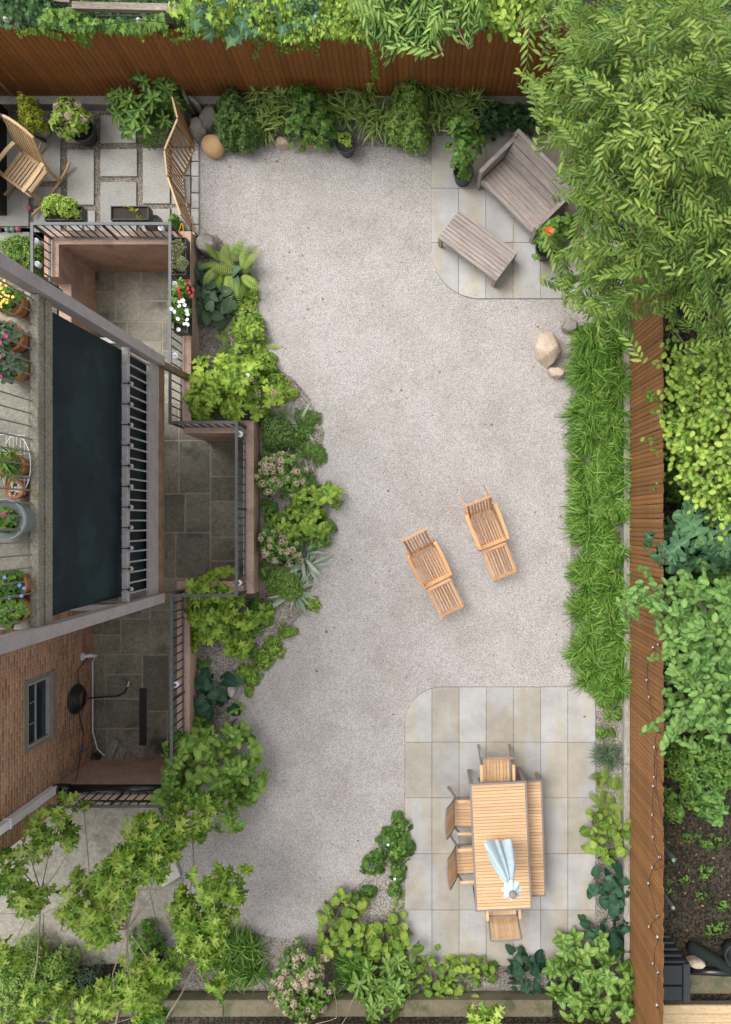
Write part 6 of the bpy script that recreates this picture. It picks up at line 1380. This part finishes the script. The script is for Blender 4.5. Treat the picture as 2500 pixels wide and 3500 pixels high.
# ivy over the top fence
def ivy(label, poly, n, size, z, mat, seed, tp=L_ivy, cat='ivy', nparts=120, zj=.25):
    g = np.random.default_rng(seed); a = np.array(poly, float); x = g.uniform(a[:, 0].min(), a[:, 0].max(), n*4); y = g.uniform(a[:, 1].min(), a[:, 1].max(), n*4); k = in_poly(x, y, poly); x, y = x[k][:n], y[k][:n]; m = len(x)
    zz = z+g.normal(0, zj, m)*.5+.12*np.sin(x*.03)*np.sin(y*.05+seed); kk = S*(H-zz)/H; P = np.stack([(x-NX)*kk, -(y-NY)*kk, zz], 1)
    t = thing('ivy', label, cat, (P[:, 0].mean(), P[:, 1].mean(), 0)); t.location.z = 0
    az = pi+g.normal(0, .8, m); leaves(t, tp, P, rots(az, g.normal(-.35, .3, m), g.normal(0, .3, m)), size*g.uniform(.55, 1.3, m), np.clip(g.uniform(0, .9, m), 0, .95), M[mat], nparts)
    obj('stem', MB().tube([(P[:, 0].min(), max(7.32, P[:, 1].mean()), 0), (P[:, 0].min()+.3, max(7.32, P[:, 1].mean()), z*.6), (P[:, 0].mean(), max(7.32, P[:, 1].mean()), z-.15), (P[:, 0].max(), max(7.32, P[:, 1].mean()), z-.15)], .012, 5), M['bark'], t)
    return t
ivy('dark mixed ivy behind the old timber rail at the top', [(110,-30),(120,50),(90,95),(700,115),(900,110),(1300,130),(1750,100),(1800,-30)], 2600, .10, 1.6, 'l_dark', 140, nparts=60)
ivy('dark vine leaves climbing over the lattice in the top left corner', [(-20,-30),(-20,80),(60,92),(130,88),(180,40),(180,-30)], 330, .10, 1.95, 'l_dark', 145, nparts=60)
ivy('mid green ivy leaves along the top fence behind the bulbs', [(150,20),(130,90),(250,100),(400,105),(560,95),(560,40),(440,70),(300,60),(260,30)], 420, .09, 2.05, 'l_mid', 141)
ivy('dense yellow green ivy mound spilling over the top fence in the middle', [(620,10),(640,90),(780,105),(900,130),(980,145),(1100,125),(1240,130),(1290,60),(1300,-30),(640,-30)], 2300, .062, 2.15, 'l_lime', 142, zj=.3)
ivy('large maple like leaves in the ivy above the fence', [(630,40),(640,110),(780,140),(900,110),(1150,60),(1150,-20),(700,-20)], 70, .17, 2.4, 'l_fig', 143)
ivy('grape like pale leaves among the ivy over the old rail', [(560,10),(600,60),(700,80),(900,60),(900,-20),(600,-20)], 160, .10, 2.35, 'l_lime', 144)
# tendrils hanging down the fence face
tdl = thing('ivy_tendrils', 'lime green ivy tendrils hanging down the face of the top fence', 'ivy', (0, 7.1, 1.6)); g = np.random.default_rng(150); P = []; SZ = []
def face(x, y): yy = 7.09; z = 12.5-yy*2500/(NY-y); return ((x-NX)*K(z), yy, z)
for (x0, y0, x1, y1, n) in [(80,100,165,95,90),(60,100,75,112,14),(165,98,215,125,60),(250,100,270,132,40),(265,100,300,130,50),(278,110,278,150,24),(295,100,295,155,24),(310,100,308,140,18),(390,98,520,100,50),(480,98,490,125,16),(560,98,570,125,12),(590,130,735,95,70),(735,95,780,130,50),(600,92,640,90,20),
        (860,120,900,150,60),(880,165,870,182,14),(930,130,990,160,50),(940,178,1040,150,40),(1040,150,1050,155,10),(1000,120,1080,150,60),(1080,140,1082,180,18),(1270,110,1285,250,80),(1285,190,1280,265,50),(1270,275,1260,285,12),(1480,110,1500,160,24),(1700,60,1740,130,30),(1150,130,1250,140,40)]:
    for i in range(n):
        u = g.random(); P.append(face(x0+(x1-x0)*u+g.normal(0, 5), max(y0+(y1-y0)*u+g.normal(0, 5), 92))); SZ.append(g.uniform(.03, .055))
P = np.array(P); P[:, 1] -= g.uniform(0, .05, len(P)); m = len(P)
leaves(tdl, L_ivy, P, rots(pi+g.normal(0, .6, m), g.normal(-.7, .3, m), g.normal(0, .3, m)), SZ, g.uniform(.3, .9, m), M['l_lime'], 300)
